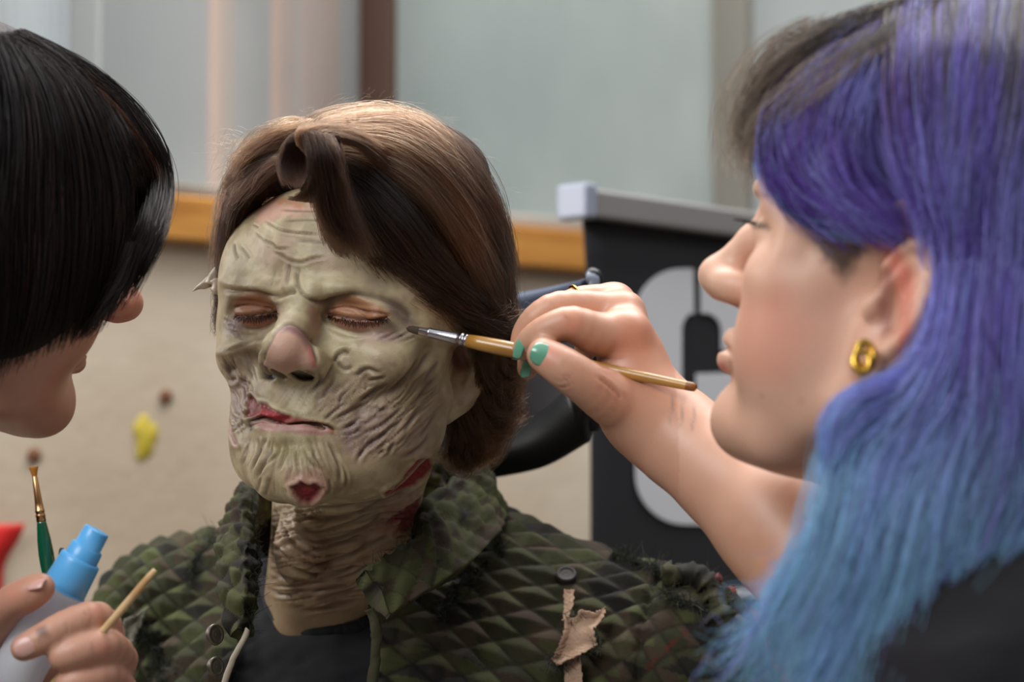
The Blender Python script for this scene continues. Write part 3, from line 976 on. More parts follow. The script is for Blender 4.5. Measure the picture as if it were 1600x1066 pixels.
# colours: printed camouflage plus painted-in quilt shade, one tone to each half diamond, with dark singed streaks
half = (tri > 0).astype(float)
hs = _hash(ia, ib, half, 5)
big = fbm3(jv, 16, 31, 3)
tone = big * .75 + hs * .38
GRN = np.array(srgb(62, 64, 38)); OLV = np.array(srgb(52, 51, 34)); BRN = np.array(srgb(62, 51, 40)); DRK = np.array(srgb(33, 31, 26)); TAN = np.array(srgb(112, 98, 74))
jc = np.empty_like(jv)
sel = np.digitize(tone, [.40, .50, .585, .68])
for k, c in enumerate((DRK, OLV, GRN, BRN, OLV * .8)):
    jc[sel == k] = c
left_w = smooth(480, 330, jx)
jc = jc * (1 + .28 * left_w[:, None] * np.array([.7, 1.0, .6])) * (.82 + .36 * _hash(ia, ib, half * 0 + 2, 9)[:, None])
jc *= (.55 + .45 * smooth(.05, .45, puff))[:, None]  # grooves between the puffs darkened, their shade put into the colour
def streak(pts, w, col, a):
    d, t, sd = dist_line(jx, jy, pts)
    d = d + (noise2(jx / 7, jy / 7, 8) - .5) * w * 1.6
    m = smooth(w, w * .3, d) * (front > 0) * a
    jc[:] = jc * (1 - m[:, None]) + np.asarray(col) * m[:, None]
    return m
m = streak([(752, 895), (720, 915), (700, 945), (690, 965)], 15, srgb(20, 20, 18), .95); h += m * .004 * (noise2(jx / 3, jy / 3, 4) - .3)
m = streak([(778, 830), (782, 865)], 9, srgb(24, 24, 20), .9); h += m * .003 * (noise2(jx / 3, jy / 3, 4) - .3)
m = streak([(960, 868), (1000, 880), (1030, 892)], 10, srgb(22, 22, 20), .9); h += m * .004 * (noise2(jx / 3, jy / 3, 4) - .3)
m = streak([(1050, 935), (1090, 945)], 9, srgb(18, 18, 16), .95); h += m * .004 * (noise2(jx / 3, jy / 3, 4) - .3)
m = streak([(230, 990), (255, 1030), (250, 1060)], 22, srgb(34, 34, 30), .8); h += m * .005 * (noise2(jx / 3, jy / 3, 4) - .3)
m = streak([(330, 850), (310, 880), (300, 920)], 16, srgb(30, 30, 26), .7)
streak([(1075, 985), (1045, 1010), (1012, 1045)], 2.5, srgb(92, 24, 22), .85)
for px_, py_, r_ in [(790, 920, 40), (850, 1000, 36), (700, 1010, 44), (640, 1000, 26), (960, 1000, 40), (900, 930, 24), (1080, 930, 30)]:
    d = np.hypot(jx - px_, jy - py_) + (noise2(jx / 14, jy / 14, 21) - .5) * r_
    m = smooth(r_, r_ * .3, d) * .38 * (front > 0)
    jc[:] = jc * (1 - m[:, None]) + np.array(srgb(78, 66, 52)) * m[:, None]
jv2 = jv + jn_ * h[:, None]
fk = keep[jq].all(1)
jq2 = jq[fk]
idx = np.full(len(jv), -1); used = np.unique(jq2); idx[used] = np.arange(len(used))
M_jacket = mat('quilted_camouflage', rough=.85, spec=.2, vcol=True, bump=(900, .35, .001))
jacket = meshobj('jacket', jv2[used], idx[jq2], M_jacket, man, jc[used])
jacket['label'] = 'torn quilted camouflage jacket'
so = jacket.modifiers.new('thick', 'SOLIDIFY'); so.thickness = .0035; so.offset = -1


# ---- stand collar: a padded band round the neck, drooping open at the front
def band(name, low, top, m, parent, nu=220, nv=26, th=.006, seed=2, amp=.0034, dark_top=.22):
    L = spline(low, nu); T = spline(top, nu)
    C0 = (L.mean(0) + T.mean(0)) / 2
    V, Cc, U, W = [], [], [], []
    prof = np.linspace(0, 1, nv)
    loop = []
    # closed section: outer face up, over the rolled edge, inner face down
    for k in prof: loop.append((k, 1.0))
    for a in np.linspace(0.15, .85, 6): loop.append((1 + .07 * math.sin(a * math.pi), 1 - 2 * a))
    for k in prof[::-1]: loop.append((k, -1.0))
    ls = np.array(loop); nl = len(ls)
    tang = np.gradient(L, axis=0); up = T - L
    nrm = np.cross(tang, up); nrm /= np.linalg.norm(nrm, axis=1)[:, None]
    out = (L + T) / 2 - C0; out[:, 2] = 0
    s = np.sign((nrm * out).sum(1)); s[s == 0] = 1
    nrm *= np.sign(s.sum())
    for i in range(nu):
        k = ls[:, 0][:, None]; w = ls[:, 1][:, None]
        p = L[i] + up[i] * k + nrm[i] * (w * th + .5 * th)
        V.append(p)
    V = np.array(V)
    arcl = np.concatenate([[0], np.cumsum(np.linalg.norm(np.diff((L + T) / 2, axis=0), axis=1))])
    uu = np.repeat(arcl[:, None], nl, 1); vv = ls[:, 0][None] * np.linalg.norm(up, axis=1)[:, None]
    a = uu / .0100 + vv / .0110; b = uu / .0100 - vv / .0110
    ia, ib = np.floor(a * .5), np.floor(b * .5); fa, fb = a * .5 - ia, b * .5 - ib
    pf = (4 * fa * (1 - fa)) ** .5 * (4 * fb * (1 - fb)) ** .5
    flat = V.reshape(-1, 3)
    nz = fbm3(flat, 45, seed, 3).reshape(uu.shape) - .5
    fold = np.sin(uu * 260 + 5 * nz + 8 * vv / .05) * .5
    tri = fa - fb
    disp = amp * (pf - .4) + .0016 * tri * pf + .008 * nz + .0022 * fold
    V = V + nrm[:, None, :] * (disp * np.sign(ls[:, 1])[None])[..., None]
    rag = (fbm3(flat, 160, seed + 4, 2).reshape(uu.shape) - .5)
    V = V + (up / np.linalg.norm(up, axis=1)[:, None])[:, None, :] * (rag * .012 * smooth(.8, 1.05, ls[:, 0])[None])[..., None]
    hs = _hash(ia, ib, (tri > 0).astype(float), 15)
    big = fbm3(flat, 22, seed + 9, 3).reshape(uu.shape)
    tone = big * .7 + hs * .4
    c = np.empty(uu.shape + (3,))
    sel = np.digitize(tone, [.38, .50, .66])
    for k, cc in enumerate((DRK * 1.1, OLV * 1.25, GRN * 1.25, BRN)):
        c[sel == k] = cc
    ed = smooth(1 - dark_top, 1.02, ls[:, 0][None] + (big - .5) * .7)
    c = c * (1 - .5 * ed[..., None]) * (.62 + .38 * smooth(.05, .5, pf))[..., None]  # darker frayed edge; shade of the quilt grooves painted into the colour
    n = np.arange(nu - 1)[:, None] * nl; j = np.arange(nl)[None]; jn = (j + 1) % nl
    Q = np.stack([n + j, n + jn, n + nl + jn, n + nl + j], -1).reshape(-1, 4)
    if True:
        caps = []
        for i in (0, nu - 1):
            for k in range(nl // 2 - 1):
                q = [i * nl + k, i * nl + k + 1, i * nl + nl - 2 - k, i * nl + nl - 1 - k]
                caps.append(q if i == 0 else q[::-1])
        Q = np.vstack([Q, np.array(caps)])
    return meshobj(name, V.reshape(-1, 3), Q, m, parent, c.reshape(-1, 3)), L, T


low = PP([(372, 1000, 1.452), (356, 930, 1.475), (352, 868, 1.52), (372, 826, 1.58), (430, 806, 1.66), (560, 790, 1.71), (690, 792, 1.68), (770, 812, 1.60), (735, 880, 1.515), (660, 930, 1.462), (604, 968, 1.44)])
top = PP([(392, 990, 1.446), (398, 920, 1.462), (399, 850, 1.50), (396, 775, 1.56), (440, 742, 1.64), (560, 726, 1.685), (690, 716, 1.65), (736, 724, 1.60), (664, 800, 1.525), (640, 850, 1.478), (562, 908, 1.446)])
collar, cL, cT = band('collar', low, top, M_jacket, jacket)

# frayed threads along the collar edge and the torn places
M_thread = mat('frayed_thread', srgb(40, 42, 28), .9)


def fray(name, path, n, length, parent, spread=.6, m=M_thread, col=None, up=(0, -.4, 1), r=.00022, k=5, seed=0):
    g = np.random.default_rng(seed)
    path = spline(path, 200)
    i = g.integers(0, 200, n)
    base = path[i] + g.normal(0, .0006, (n, 3))
    d = np.asarray(up, float) + g.normal(0, spread, (n, 3)); d /= np.linalg.norm(d, axis=1)[:, None]
    L = length * g.uniform(.3, 1.3, n)
    curl = g.normal(0, .5, (n, 3))
    t = np.linspace(0, 1, k)
    pts = base[:, None] + d[:, None] * (L[:, None] * t)[..., None] + curl[:, None] * (L[:, None] * t ** 2)[..., None]
    return strands(name, pts, np.linspace(r, r * .5, k)[None].repeat(n, 0), np.tile(srgb(60, 62, 38), (n, 1)) if col is None else np.tile(col, (n, 1)), m, parent)


fr = fray('frayed_edge', cT, 700, .007, jacket, seed=3); fr['kind'] = 'stuff'


def on_jacket(px, py, d0=1.2, d1=1.9):
    """first hit of the pixel ray with the jacket"""
    o = EYE; dr = P(px, py, 1.0) - EYE
    t = np.linspace(d0, d1, 700)
    f = jacket_field(o + dr * t[:, None])
    i = np.argmax(f < 0)
    return o + dr * t[i], grad(jacket_field, (o + dr * t[i])[None])[0][0]


for nm, path, n in (('torn_edge', [(752, 895), (720, 915), (700, 945), (688, 968)], 260), ('torn_edge', [(776, 828), (783, 868)], 120), ('torn_edge', [(955, 866), (1000, 880), (1035, 893)], 260),
                    ('torn_edge', [(1035, 925), (1060, 938), (1100, 948)], 240), ('torn_edge', [(1100, 902), (1125, 925), (1130, 960)], 300), ('torn_edge', [(215, 985), (240, 1015), (255, 1060)], 300), ('torn_edge', [(350, 830), (310, 870), (300, 910)], 200)):
    pts = np.array([on_jacket(*p)[0] for p in path])
    f_ = fray(nm, pts + [0, -.003, 0], n, .008, jacket, 1.1, up=(0, -.5, .2), seed=n); f_['kind'] = 'stuff'

# ragged roll at the torn sleeve head and its red lining
pth = np.array([on_jacket(x, y)[0] for x, y in [(1035, 905), (1075, 905), (1108, 925), (1122, 960), (1135, 1000)]]) + [0, -.002, .002]
pth = spline(pth, 60)
V, Q = tube(pth, .0065 + .0035 * (noise2(np.arange(60) / 4, np.zeros(60), 5)), 18)
V = V + (fbm3(V, 220, 3, 2) - .5)[:, None] * .007
cc = np.where((fbm3(V, 60, 6) > .5)[:, None], OLV * 1.2, DRK * 1.2)
meshobj('torn_sleeve_edge', V, Q, M_jacket, jacket, cc)
M_lin = mat('red_lining', srgb(96, 26, 22), .8)
pl = spline(PP([(1098, 915, 1.56), (1130, 945, 1.565), (1136, 985, 1.57), (1120, 1010, 1.56)]), 30)
V, Q = tube(pl, .008 + .003 * np.sin(np.arange(30)), 16); V = V + (fbm3(V, 120, 9, 2) - .5)[:, None] * .010
lin = meshobj('sleeve_lining', V, Q, M_lin, jacket); lin['label'] = 'dark red lining showing at the torn sleeve'
# grey ragged sleeve below the tear
pl = spline(PP([(1112, 960, 1.545), (1140, 1005, 1.535), (1172, 1050, 1.525), (1200, 1110, 1.52)]), 60)
V, Q = tube(pl, .012 + .004 * noise2(np.arange(60) / 5, np.zeros(60), 15), 24); V = V + (fbm3(V, 150, 19, 3) - .5)[:, None] * .014
cc = np.where((fbm3(V, 80, 16) > .5)[:, None], np.array(srgb(70, 72, 66)), np.array(srgb(38, 40, 38)))
meshobj('torn_sleeve_strip', V, Q, M_jacket, jacket, cc)

# pale inner edge of the open front and the stitched edge on the other side
M_pale = mat('pale_facing', srgb(176, 166, 146), .8)
pl = PP([(386, 984, 1.443), (378, 1004, 1.440), (362, 1034, 1.438), (350, 1070, 1.436), (340, 1130, 1.43)])
pl = spline(pl, 40)
V, Q = tube(pl, .0022, 10, flat=((1, 0, 0), .8)); V = V + (fbm3(V, 90, 4) - .5)[:, None] * .003
fc = meshobj('front_facing', V, Q, M_pale, jacket); fc['label'] = 'pale raw front edge'
pl = spline(PP([(578, 952, 1.438), (588, 985, 1.436), (586, 1030, 1.434), (582, 1075, 1.43), (580, 1140, 1.425)]), 50)
V, Q = tube(pl, .0032, 12); V = V + (fbm3(V, 150, 5) - .5)[:, None] * .003
meshobj('front_edge', V, Q, M_jacket, jacket, np.tile(OLV, (len(V), 1)))


# ---- metal snaps and the torn rag
def facing(px, py, lift):
    p, n = on_jacket(px, py)
    return p + n * lift, n


M_pewter = mat('dull_metal', srgb(112, 106, 96), .45, metal=.8)
M_dkbtn = mat('dark_button', srgb(46, 41, 38), .6, spec=.25)
for px, py, r, nm, m in ((336, 992, .0066, 'snap_button', M_pewter), (337, 1042, .006, 'snap_button', M_pewter)):
    p = P(px, py, 1.445); n = np.array([.75, -.6, .1])
    V, Q = lathe(p - n / np.linalg.norm(n) * .002, p + n, [(0, r * .9), (.002, r), (.0034, r * .92), (.0032, r * .74), (.0026, r * .68), (.0034, r * .5), (.0028, r * .25), (.0034, 0)], 28)
    meshobj(nm, V, Q, m, jacket)
p, n = facing(885, 902, .003)
V, Q = lathe(p - n * .004, p + n, [(0, .0066), (.003, .0069), (.0046, .0062), (.0048, .0050), (.0042, .0046), (.0046, .0028), (.0041, 0)], 32)
bt = meshobj('button', V, Q, M_dkbtn, jacket); bt['label'] = 'dark round button above the beige rag'
M_rag = mat('beige_rag', srgb(176, 146, 122), .9, spec=.1, bump=(500, .4, .002))
noisemix(M_rag, srgb(140, 112, 92), srgb(190, 160, 136), 30, 5, .3, .7)


def cloth_patch(name, outline, lift, m, parent, res=46, seed=1, th=.0012, curl=.004):
    """a torn piece of cloth lying on the jacket, outline in the photo's frame"""
    ol = np.array(outline, float)
    lo, hi = ol.min(0), ol.max(0)
    gx, gy = np.meshgrid(np.linspace(lo[0] - 2, hi[0] + 2, res), np.linspace(lo[1] - 2, hi[1] + 2, res * 2))
    x, y = gx.ravel(), gy.ravel()
    d = dist_poly(x, y, ol) + (noise2(x / 2.5, y / 2.5, seed) - .5) * 3.0
    cen = np.array([on_jacket(*p)[0] for p in ol]); cn = np.array([on_jacket(*p)[1] for p in ol])
    A = np.c_[np.ones(len(ol)), ol]
    dep = ((cen - EYE) @ RC)[:, 1]
    co_ = np.linalg.lstsq(A, dep, rcond=None)[0]
    dd = co_[0] + co_[1] * x + co_[2] * y - lift - curl * smooth(-14, 0, d) - .004 * (noise2(x / 16, y / 22, seed + 3) - .5)
    V = np.array([P(a, b, c) for a, b, c in zip(x, y, dd)])
    R_, C_ = res * 2, res
    Q = np.array([[r * C_ + c, r * C_ + c + 1, (r + 1) * C_ + c + 1, (r + 1) * C_ + c] for r in range(R_ - 1) for c in range(C_ - 1)])
    kf = (d < 0)[Q].all(1); Q = Q[kf][:, ::-1]
    us = np.unique(Q); ix = np.full(len(V), -1); ix[us] = np.arange(len(us))
    o = meshobj(name, V[us], ix[Q], m, parent)
    s_ = o.modifiers.new('thick', 'SOLIDIFY'); s_.thickness = th; s_.offset = 1
    return o, V, dd


rag, _, _ = cloth_patch('beige_rag', [(882, 960), (896, 966), (905, 951), (930, 956), (949, 948), (944, 968), (930, 985), (935, 1010), (918, 1020), (898, 1030), (872, 1042), (858, 1030), (868, 1018), (878, 990)], .012, M_rag, jacket, seed=5)
rag['label'] = 'torn beige rag pinned to the chest'
cloth_patch('rag_strap', [(880, 922), (898, 922), (897, 945), (888, 972), (878, 972), (882, 945)], .008, M_rag, jacket, seed=6, curl=.001)
cloth_patch('rag_strap', [(880, 1030), (908, 1026), (912, 1090), (884, 1090)], .009, M_rag, jacket, seed=7, curl=.001)
for pth, n in (([(930, 985), (935, 1010), (898, 1030), (872, 1042), (858, 1030), (868, 1018)], 220), ([(882, 960), (896, 966), (905, 951)], 60)):
    pp = np.array([P(x, y, ((on_jacket(x, y)[0] - EYE) @ RC)[1] - .014) for x, y in pth])
    f_ = fray('rag_fringe', pp, n, .005, jacket, .9, col=np.array(srgb(150, 124, 104)), up=(.2, -.4, -.6), r=.0002, seed=9); f_['kind'] = 'stuff'
M_scrap = mat('pale_scrap', srgb(150, 146, 128), .9, bump=(500, .5, .002)); noisemix(M_scrap, srgb(96, 92, 80), srgb(170, 166, 148), 60, 4, .35, .65)
sc_, _, _ = cloth_patch('pale_scrap', [(234, 946), (226, 966), (216, 990), (202, 1016), (192, 1010), (190, 985), (194, 968), (210, 962)], .006, M_scrap, jacket, seed=8)
sc_['label'] = 'pale torn scrap hanging at the front'


# ---- black T-shirt: over the chest, up to the crew neck
def shirt_field(p):
    return jacket_field(p) + .011


sv, sq = surface(shirt_field, [TC[0] - .20, TC[1] - .2, bot - .03], [TC[0] + .16, TC[1] + .05, TC[2] + .12], .0026)
sn = vnormals(sv, sq); sx_, sy_ = proj(sv)
sf = -(sn * (sv - EYE)).sum(1)
NECKLINE = spline([(340, 700), (410, 860), (414, 915), (432, 962), (475, 986), (530, 984), (570, 972), (600, 930), (660, 860), (720, 700)], 60)
poly = np.vstack([NECKLINE, [(720, 500), (340, 500)]])
cutm = (dist_poly(sx_, sy_, poly) < 0)
wr = fbm3(sv * [1, 1, 2.2], 22, 5, 3) - .5
sv = sv + sn * (wr * .009)[:, None]
okm = ~cutm & (sv[:, 2] > bot + .012) & (sv[:, 1] < TC[1] + .035) & (sv[:, 0] > TC[0] - .19) & (sv[:, 0] < TC[0] + .15)
fk = okm[sq].all(1); us = np.unique(sq[fk]); ix = np.full(len(sv), -1); ix[us] = np.arange(len(us))
M_tee = mat('black_jersey', srgb(24, 24, 28), .85, spec=.2, bump=(1500, .3, .001), **{'Sheen Weight': .15})
tee = meshobj('t_shirt', sv[us], ix[sq[fk]], M_tee, man)
tee.modifiers.new('thick', 'SOLIDIFY').thickness = .002
# ribbed neckband
nb_ = []
for px, py in NECKLINE[8:-8]:
    o = EYE; dr = P(px, py, 1) - EYE; t = np.linspace(1.2, 1.8, 500); f = shirt_field(o + dr * t[:, None])
    i = np.argmax(f < 0) if (f < 0).any() else np.argmin(f)
    nb_.append(o + dr * (t[i] - .001))
V, Q = tube(spline(np.array(nb_), 120), .0042, 12)
meshobj('neckband', V, Q, M_tee, tee)
# ================================================================ hair of the seated man
def hair_mat(name, rough=.32, ior=1.5):
    m = bpy.data.materials.new(name); m.use_nodes = True
    t = m.node_tree; t.nodes.clear()
    o = t.nodes.new('ShaderNodeOutputMaterial'); h = t.nodes.new('ShaderNodeBsdfHairPrincipled')
    h.parametrization = 'COLOR'; h.inputs['Roughness'].default_value = rough; h.inputs['Radial Roughness'].default_value = .45
    h.inputs['IOR'].default_value = ior
    a = t.nodes.new('ShaderNodeAttribute'); a.attribute_name = 'Col'
    t.links.new(a.outputs['Color'], h.inputs['Color']); t.links.new(h.outputs[0], o.inputs[0])
    return m


M_hair = hair_mat('brown_hair', .32, 1.38)
M_hairbase = mat('hair_mass', srgb(40, 26, 18), .7, spec=.2)
hair_grain(M_hairbase, srgb(28, 18, 13), srgb(64, 42, 29))


def hair_field(p):
    q = to_man(p)
    d = ell(q, (0, .020, .060), (.078, .100, .086))
    d = smin(d, ell(p, P(660, 330, 1.455), (.047, .05, .055)), .03)
    d = smin(d, ell(p, P(600, 262, 1.46), (.062, .05, .030)), .02)
    d = smin(d, chain(p, PP([(690, 420, 1.44), (735, 470, 1.465), (780, 530, 1.50)]), [.020, .016, .012]), .02)
    d = smin(d, chain(p, PP([(760, 560, 1.50), (755, 630, 1.51), (735, 690, 1.52)]), [.020, .020, .012]), .02)
    d = smin(d, chain(p, PP([(380, 330, 1.475), (366, 390, 1.48), (354, 440, 1.485)]), [.012, .010, .008]), .012)
    d = smin(d, chain(p, PP([(455, 272, 1.445), (405, 296, 1.455), (372, 345, 1.47)]), [.010, .011, .010]), .012)
    # keep the brow and the face clear
    d = smax(d, -ell(p, P(430, 440, 1.36), (.078, .075, .064)), .012)
    d = smax(d, -ell(p, P(500, 560, 1.37), (.078, .085, .075)), .012)
    d = smax(d, -ell(p, P(712, 584, 1.42), (.026, .07, .024)), .006)
    return d


hv, hq = surface(lambda p: hair_field(p) + .005, from_man((0, .02, .03)) - [.13, .14, .13], from_man((0, .02, .03)) + [.13, .14, .15], .003)
hair = meshobj('hair', hv, hq, M_hairbase, man)
hair['label'] = 'tousled brown hair'


def hit(px, py, f, d0=1.25, d1=1.75, n=260):
    """depth where the pixel ray meets a field, or the nearest pass if it misses"""
    dr = P(px, py, 1.0) - EYE
    t = np.linspace(d0, d1, n)
    v = f(EYE + dr * t[:, None])
    i = np.argmax(v < 0) if (v < 0).any() else np.argmin(v)
    return t[i]


def surf_guide(pts, lift, f):
    out = []
    for q in pts:
        px, py = q[0], q[1]
        l = lift if len(q) < 3 else q[2]
        out.append(P(px, py, hit(px, py, f) - l))
    return np.array(out)


class Hair:
    def __init__(s, k=16):
        s.k = k; s.P = []; s.C = []; s.R = []

    def lock(s, guide, n, r0, r1, r2, col, var=.34, rad=.000095, wav=.0012, seed=0, flat=None, spread_end=0, rooty=0, colB=None):
        """n strands about a guide; the bundle radius runs r0 -> r1 -> r2"""
        g = np.random.default_rng(seed + len(s.P) * 13)
        k = s.k
        c = spline(guide, k)
        t = np.linspace(0, 1, k)
        tg = np.gradient(c, axis=0); tg /= np.linalg.norm(tg, axis=1)[:, None] + 1e-9
        u = np.empty_like(c); w = np.empty_like(c)
        u0, _, _ = frame_of(tg[0])
        for i in range(k):
            u0 = u0 - tg[i] * (u0 @ tg[i]); u0 /= np.linalg.norm(u0) + 1e-9
            u[i] = u0; w[i] = np.cross(tg[i], u0)
        R = np.where(t < .5, r0 + (r1 - r0) * t * 2, r1 + (r2 - r1) * (t - .5) * 2)
        a = g.uniform(0, 2 * np.pi, n); rr = np.sqrt(g.random(n))
        tw = g.normal(0, .5, n)
        ang = a[:, None] + tw[:, None] * t[None]
        if flat is not None: fu, fw = flat
        else: fu = fw = 1
        off = (np.cos(ang)[..., None] * u[None] * fu + np.sin(ang)[..., None] * w[None] * fw) * (rr[:, None] * R[None])[..., None]
        ph = g.uniform(0, 6.28, (n, 3)); fr = g.uniform(1, 3.2, (n, 3)); am = g.normal(0, wav, (n, 3))
        wob = np.sin(ph[:, None, :] + fr[:, None, :] * t[None, :, None] * 4) * am[:, None, :] * (.3 + t[None, :, None])
        sh = g.uniform(-.06, .06, n)
        # vary the strand length a little
        L = g.uniform(.86, 1.02, n)
        pts = c[None] + off + wob
        idx = np.clip(L[:, None] * t[None] * (k - 1), 0, k - 1.001)
        i0 = idx.astype(int); fr_ = (idx - i0)[..., None]
        ar = np.arange(n)[:, None]
        pts = pts[ar, i0] * (1 - fr_) + pts[ar, i0 + 1] * fr_
        if spread_end:
            pts += g.normal(0, spread_end, (n, 1, 3)) * (t ** 2)[None, :, None]
        v = np.exp(g.normal(0, var, n))
        hue = g.normal(0, .06, n)
        cc = np.asarray(col)[None] * v[:, None] * np.stack([1 + hue, np.ones(n), 1 - hue], 1)
        cc = np.repeat(cc[:, None, :], k, 1)
        if colB is not None:
            cb = np.asarray(colB)[None, None] * v[:, None, None]
            m = smooth(.15, .8, t + g.normal(0, .12, (n, 1)))[..., None] if False else smooth(.1, .75, t[None] + g.normal(0, .10, (n, 1)))[..., None]
            cc = cc * (1 - m) + cb * m
        s.P.append(pts); s.C.append(np.clip(cc, 0, 1))
        s.R.append(np.tile(rad * (1 - .55 * t ** 3), (n, 1)))

    def build(s, name, m, parent):
        Pn = np.concatenate(s.P); C = np.concatenate(s.C); R = np.concatenate(s.R)
        print(name, 'strands', len(Pn))
        return strands(name, Pn, R, C, m, parent)


H = Hair(16)
D1, D2, D3, D4 = np.array(srgb(44, 27, 18)), np.array(srgb(58, 37, 25)), np.array(srgb(26, 17, 12)), np.array(srgb(86, 59, 39))
hs = np.random.default_rng(11)


def sweep(paths, per, n, r, col, lift=.006, jit=7, wav=.0020, spread=.0012, var=.45, taper=.6, seed=0):
    """fill between successive guide paths with locks"""
    g = np.random.default_rng(seed)
    K = max(len(p) for p in paths)
    A = [spline(np.array(p, float), 8) for p in paths]
    for i in range(len(A) - 1):
        for j in range(per):
            f = (j + g.uniform(.1, .9)) / per
            c = A[i] * (1 - f) + A[i + 1] * f + g.normal(0, jit, (1, 2)) * .5 + np.cumsum(g.normal(0, jit * .30, (8, 2)), 0)
            gd = surf_guide([(x, y) for x, y in c], lift * g.uniform(.15, 2.3), hair_field)
            gd[0] += (from_man((0, .02, .04)) - gd[0]) * .06
            cl = col[g.integers(len(col))]
            cl = cl * math.exp(g.normal(0, .30))
            H.lock(gd, n, r * .75, r * g.uniform(.55, 1.1), r * taper * .8, cl, var, wav=wav, spread_end=spread, seed=seed * 100 + j)


# crown: from the parting at the upper left across to the right and down
sweep([[(470, 215), (520, 190), (600, 178), (670, 205), (720, 262)],
       [(470, 225), (540, 200), (630, 198), (700, 240), (752, 318)],
       [(475, 232), (550, 215), (640, 225), (715, 290), (775, 390)],
       [(478, 240), (560, 235), (650, 262), (730, 350), (782, 450)],
       [(482, 245), (560, 250), (650, 300), (725, 390), (775, 485)]], 9, 95, .0085, [D2, D4, D4, D2, D1], seed=1, lift=.008)
sweep([[(600, 190), (680, 205), (745, 262), (780, 340), (792, 430)], [(600, 200), (690, 230), (752, 300), (785, 390), (792, 480)], [(660, 250), (720, 290), (765, 370), (786, 450), (796, 530)],
       [(680, 300), (730, 360), (770, 430), (785, 500), (800, 560)]], 8, 80, .0085, [D1, D3, D2], seed=8, lift=.004)
# the big sweep over the near temple
sweep([[(480, 240), (560, 262), (630, 320), (690, 400), (760, 470)],
       [(485, 245), (555, 285), (610, 350), (670, 425), (745, 480)],
       [(490, 250), (545, 300), (590, 370), (645, 440), (725, 490)],
       [(492, 258), (535, 315), (570, 385), (620, 445), (690, 488)],
       [(494, 262), (525, 325), (550, 390), (590, 440), (650, 470)]], 9, 100, .0085, [D1, D3, D1, D2, D3], seed=2, lift=.010)
# the fringe edge that falls over the forehead
sweep([[(494, 258), (514, 330), (535, 392), (575, 436), (640, 455)],
       [(497, 255), (512, 335), (526, 380), (556, 420), (610, 448)],
       [(500, 250), (513, 320), (520, 360), (536, 402), (570, 435)]], 6, 70, .0055, [D3, D1, D3, D2], seed=3, lift=.013, wav=.001)
for gl in ([(505, 300), (518, 360), (540, 405), (575, 440), (625, 456)], [(508, 280), (528, 350), (552, 402), (596, 440), (642, 452)], [(515, 330), (520, 375), (545, 410), (585, 436), (632, 458)]):
    H.lock(surf_guide(gl, .017, hair_field), 60, .003, .0035, .0012, D1, .3, wav=.0008, seed=31)
# behind the temple, down over the ear
sweep([[(640, 440), (690, 462), (725, 478), (765, 492), (808, 498)],
       [(630, 430), (685, 462), (722, 488), (760, 508), (802, 528)],
       [(640, 440), (686, 478), (712, 508), (755, 528), (798, 556)]], 7, 75, .005, [D1, D2, D3], seed=4, lift=.008, wav=.002)
for gl in ([(655, 455), (684, 492), (698, 520), (722, 528), (750, 530)], [(668, 462), (690, 500), (708, 520), (735, 524), (765, 526)]):
    H.lock(surf_guide(gl, .012, hair_field), 60, .003, .004, .002, D2, .3, wav=.001, seed=33)
sweep([[(765, 420), (780, 470), (782, 520), (795, 560), (812, 590)],
       [(755, 440), (775, 500), (772, 545), (785, 590), (800, 625)]], 8, 80, .007, [D2, D1, D4], seed=5, wav=.002)
# curls in the nape
for gl in ([(760, 520), (790, 545), (806, 580), (800, 615), (770, 628)], [(755, 545), (788, 575), (800, 610), (790, 645), (758, 652)], [(765, 560), (780, 600), (795, 640), (780, 668), (750, 662)],
           [(758, 600), (766, 645), (782, 672), (770, 705), (738, 702)], [(748, 620), (750, 660), (760, 695), (745, 722), (715, 712)], [(728, 640), (730, 675), (735, 705), (722, 726), (705, 718)],
           [(765, 505), (800, 520), (815, 545), (812, 575), (795, 590)], [(750, 580), (790, 620), (806, 640), (790, 660), (768, 655)], [(712, 650), (716, 690), (712, 715), (700, 716), (694, 700)],
           [(765, 530), (780, 548), (790, 565), (792, 590), (772, 600)], [(764, 570), (772, 590), (778, 610), (772, 640), (752, 640)]):
    for e in range(2):
        H.lock(surf_guide([(x + hs.normal(0, 5), y + hs.normal(0, 5)) for x, y in gl], .010, hair_field), 95, .006, .008, .004, [D1, D2, D4][int(hs.integers(3))], .3, wav=.002, spread_end=.002, seed=50)
# wavy ends that flip outwards behind the ear
for q, gl in enumerate(([(735, 498), (758, 515), (772, 545), (765, 575), (782, 600), (812, 592)], [(752, 505), (775, 530), (782, 558), (790, 580), (818, 572)], [(750, 560), (768, 588), (790, 606), (816, 598)], [(758, 540), (760, 580), (775, 615), (796, 628), (814, 616)],
                        [(748, 600), (762, 632), (786, 648), (810, 638)], [(744, 590), (745, 635), (765, 668), (790, 672), (804, 658)], [(730, 640), (745, 672), (770, 684), (796, 672)], [(722, 650), (730, 690), (752, 708), (778, 700)],
                        [(712, 672), (722, 706), (742, 722), (766, 714)], [(765, 470), (790, 492), (808, 515), (800, 545), (812, 562)], [(740, 520), (752, 550), (748, 590), (760, 620), (782, 622)], [(705, 690), (712, 715), (728, 726), (745, 720)])):
    for e in range(3):
        g_ = surf_guide([(x + hs.normal(0, 4), y + hs.normal(0, 4)) for x, y in gl], .016, hair_field)
        H.lock(g_, 44, .0026, .0034, .0022, [D2, D4, D1][(q + e) % 3] * math.exp(hs.normal(0, .25)), .4, wav=.001, spread_end=.0015, seed=56)
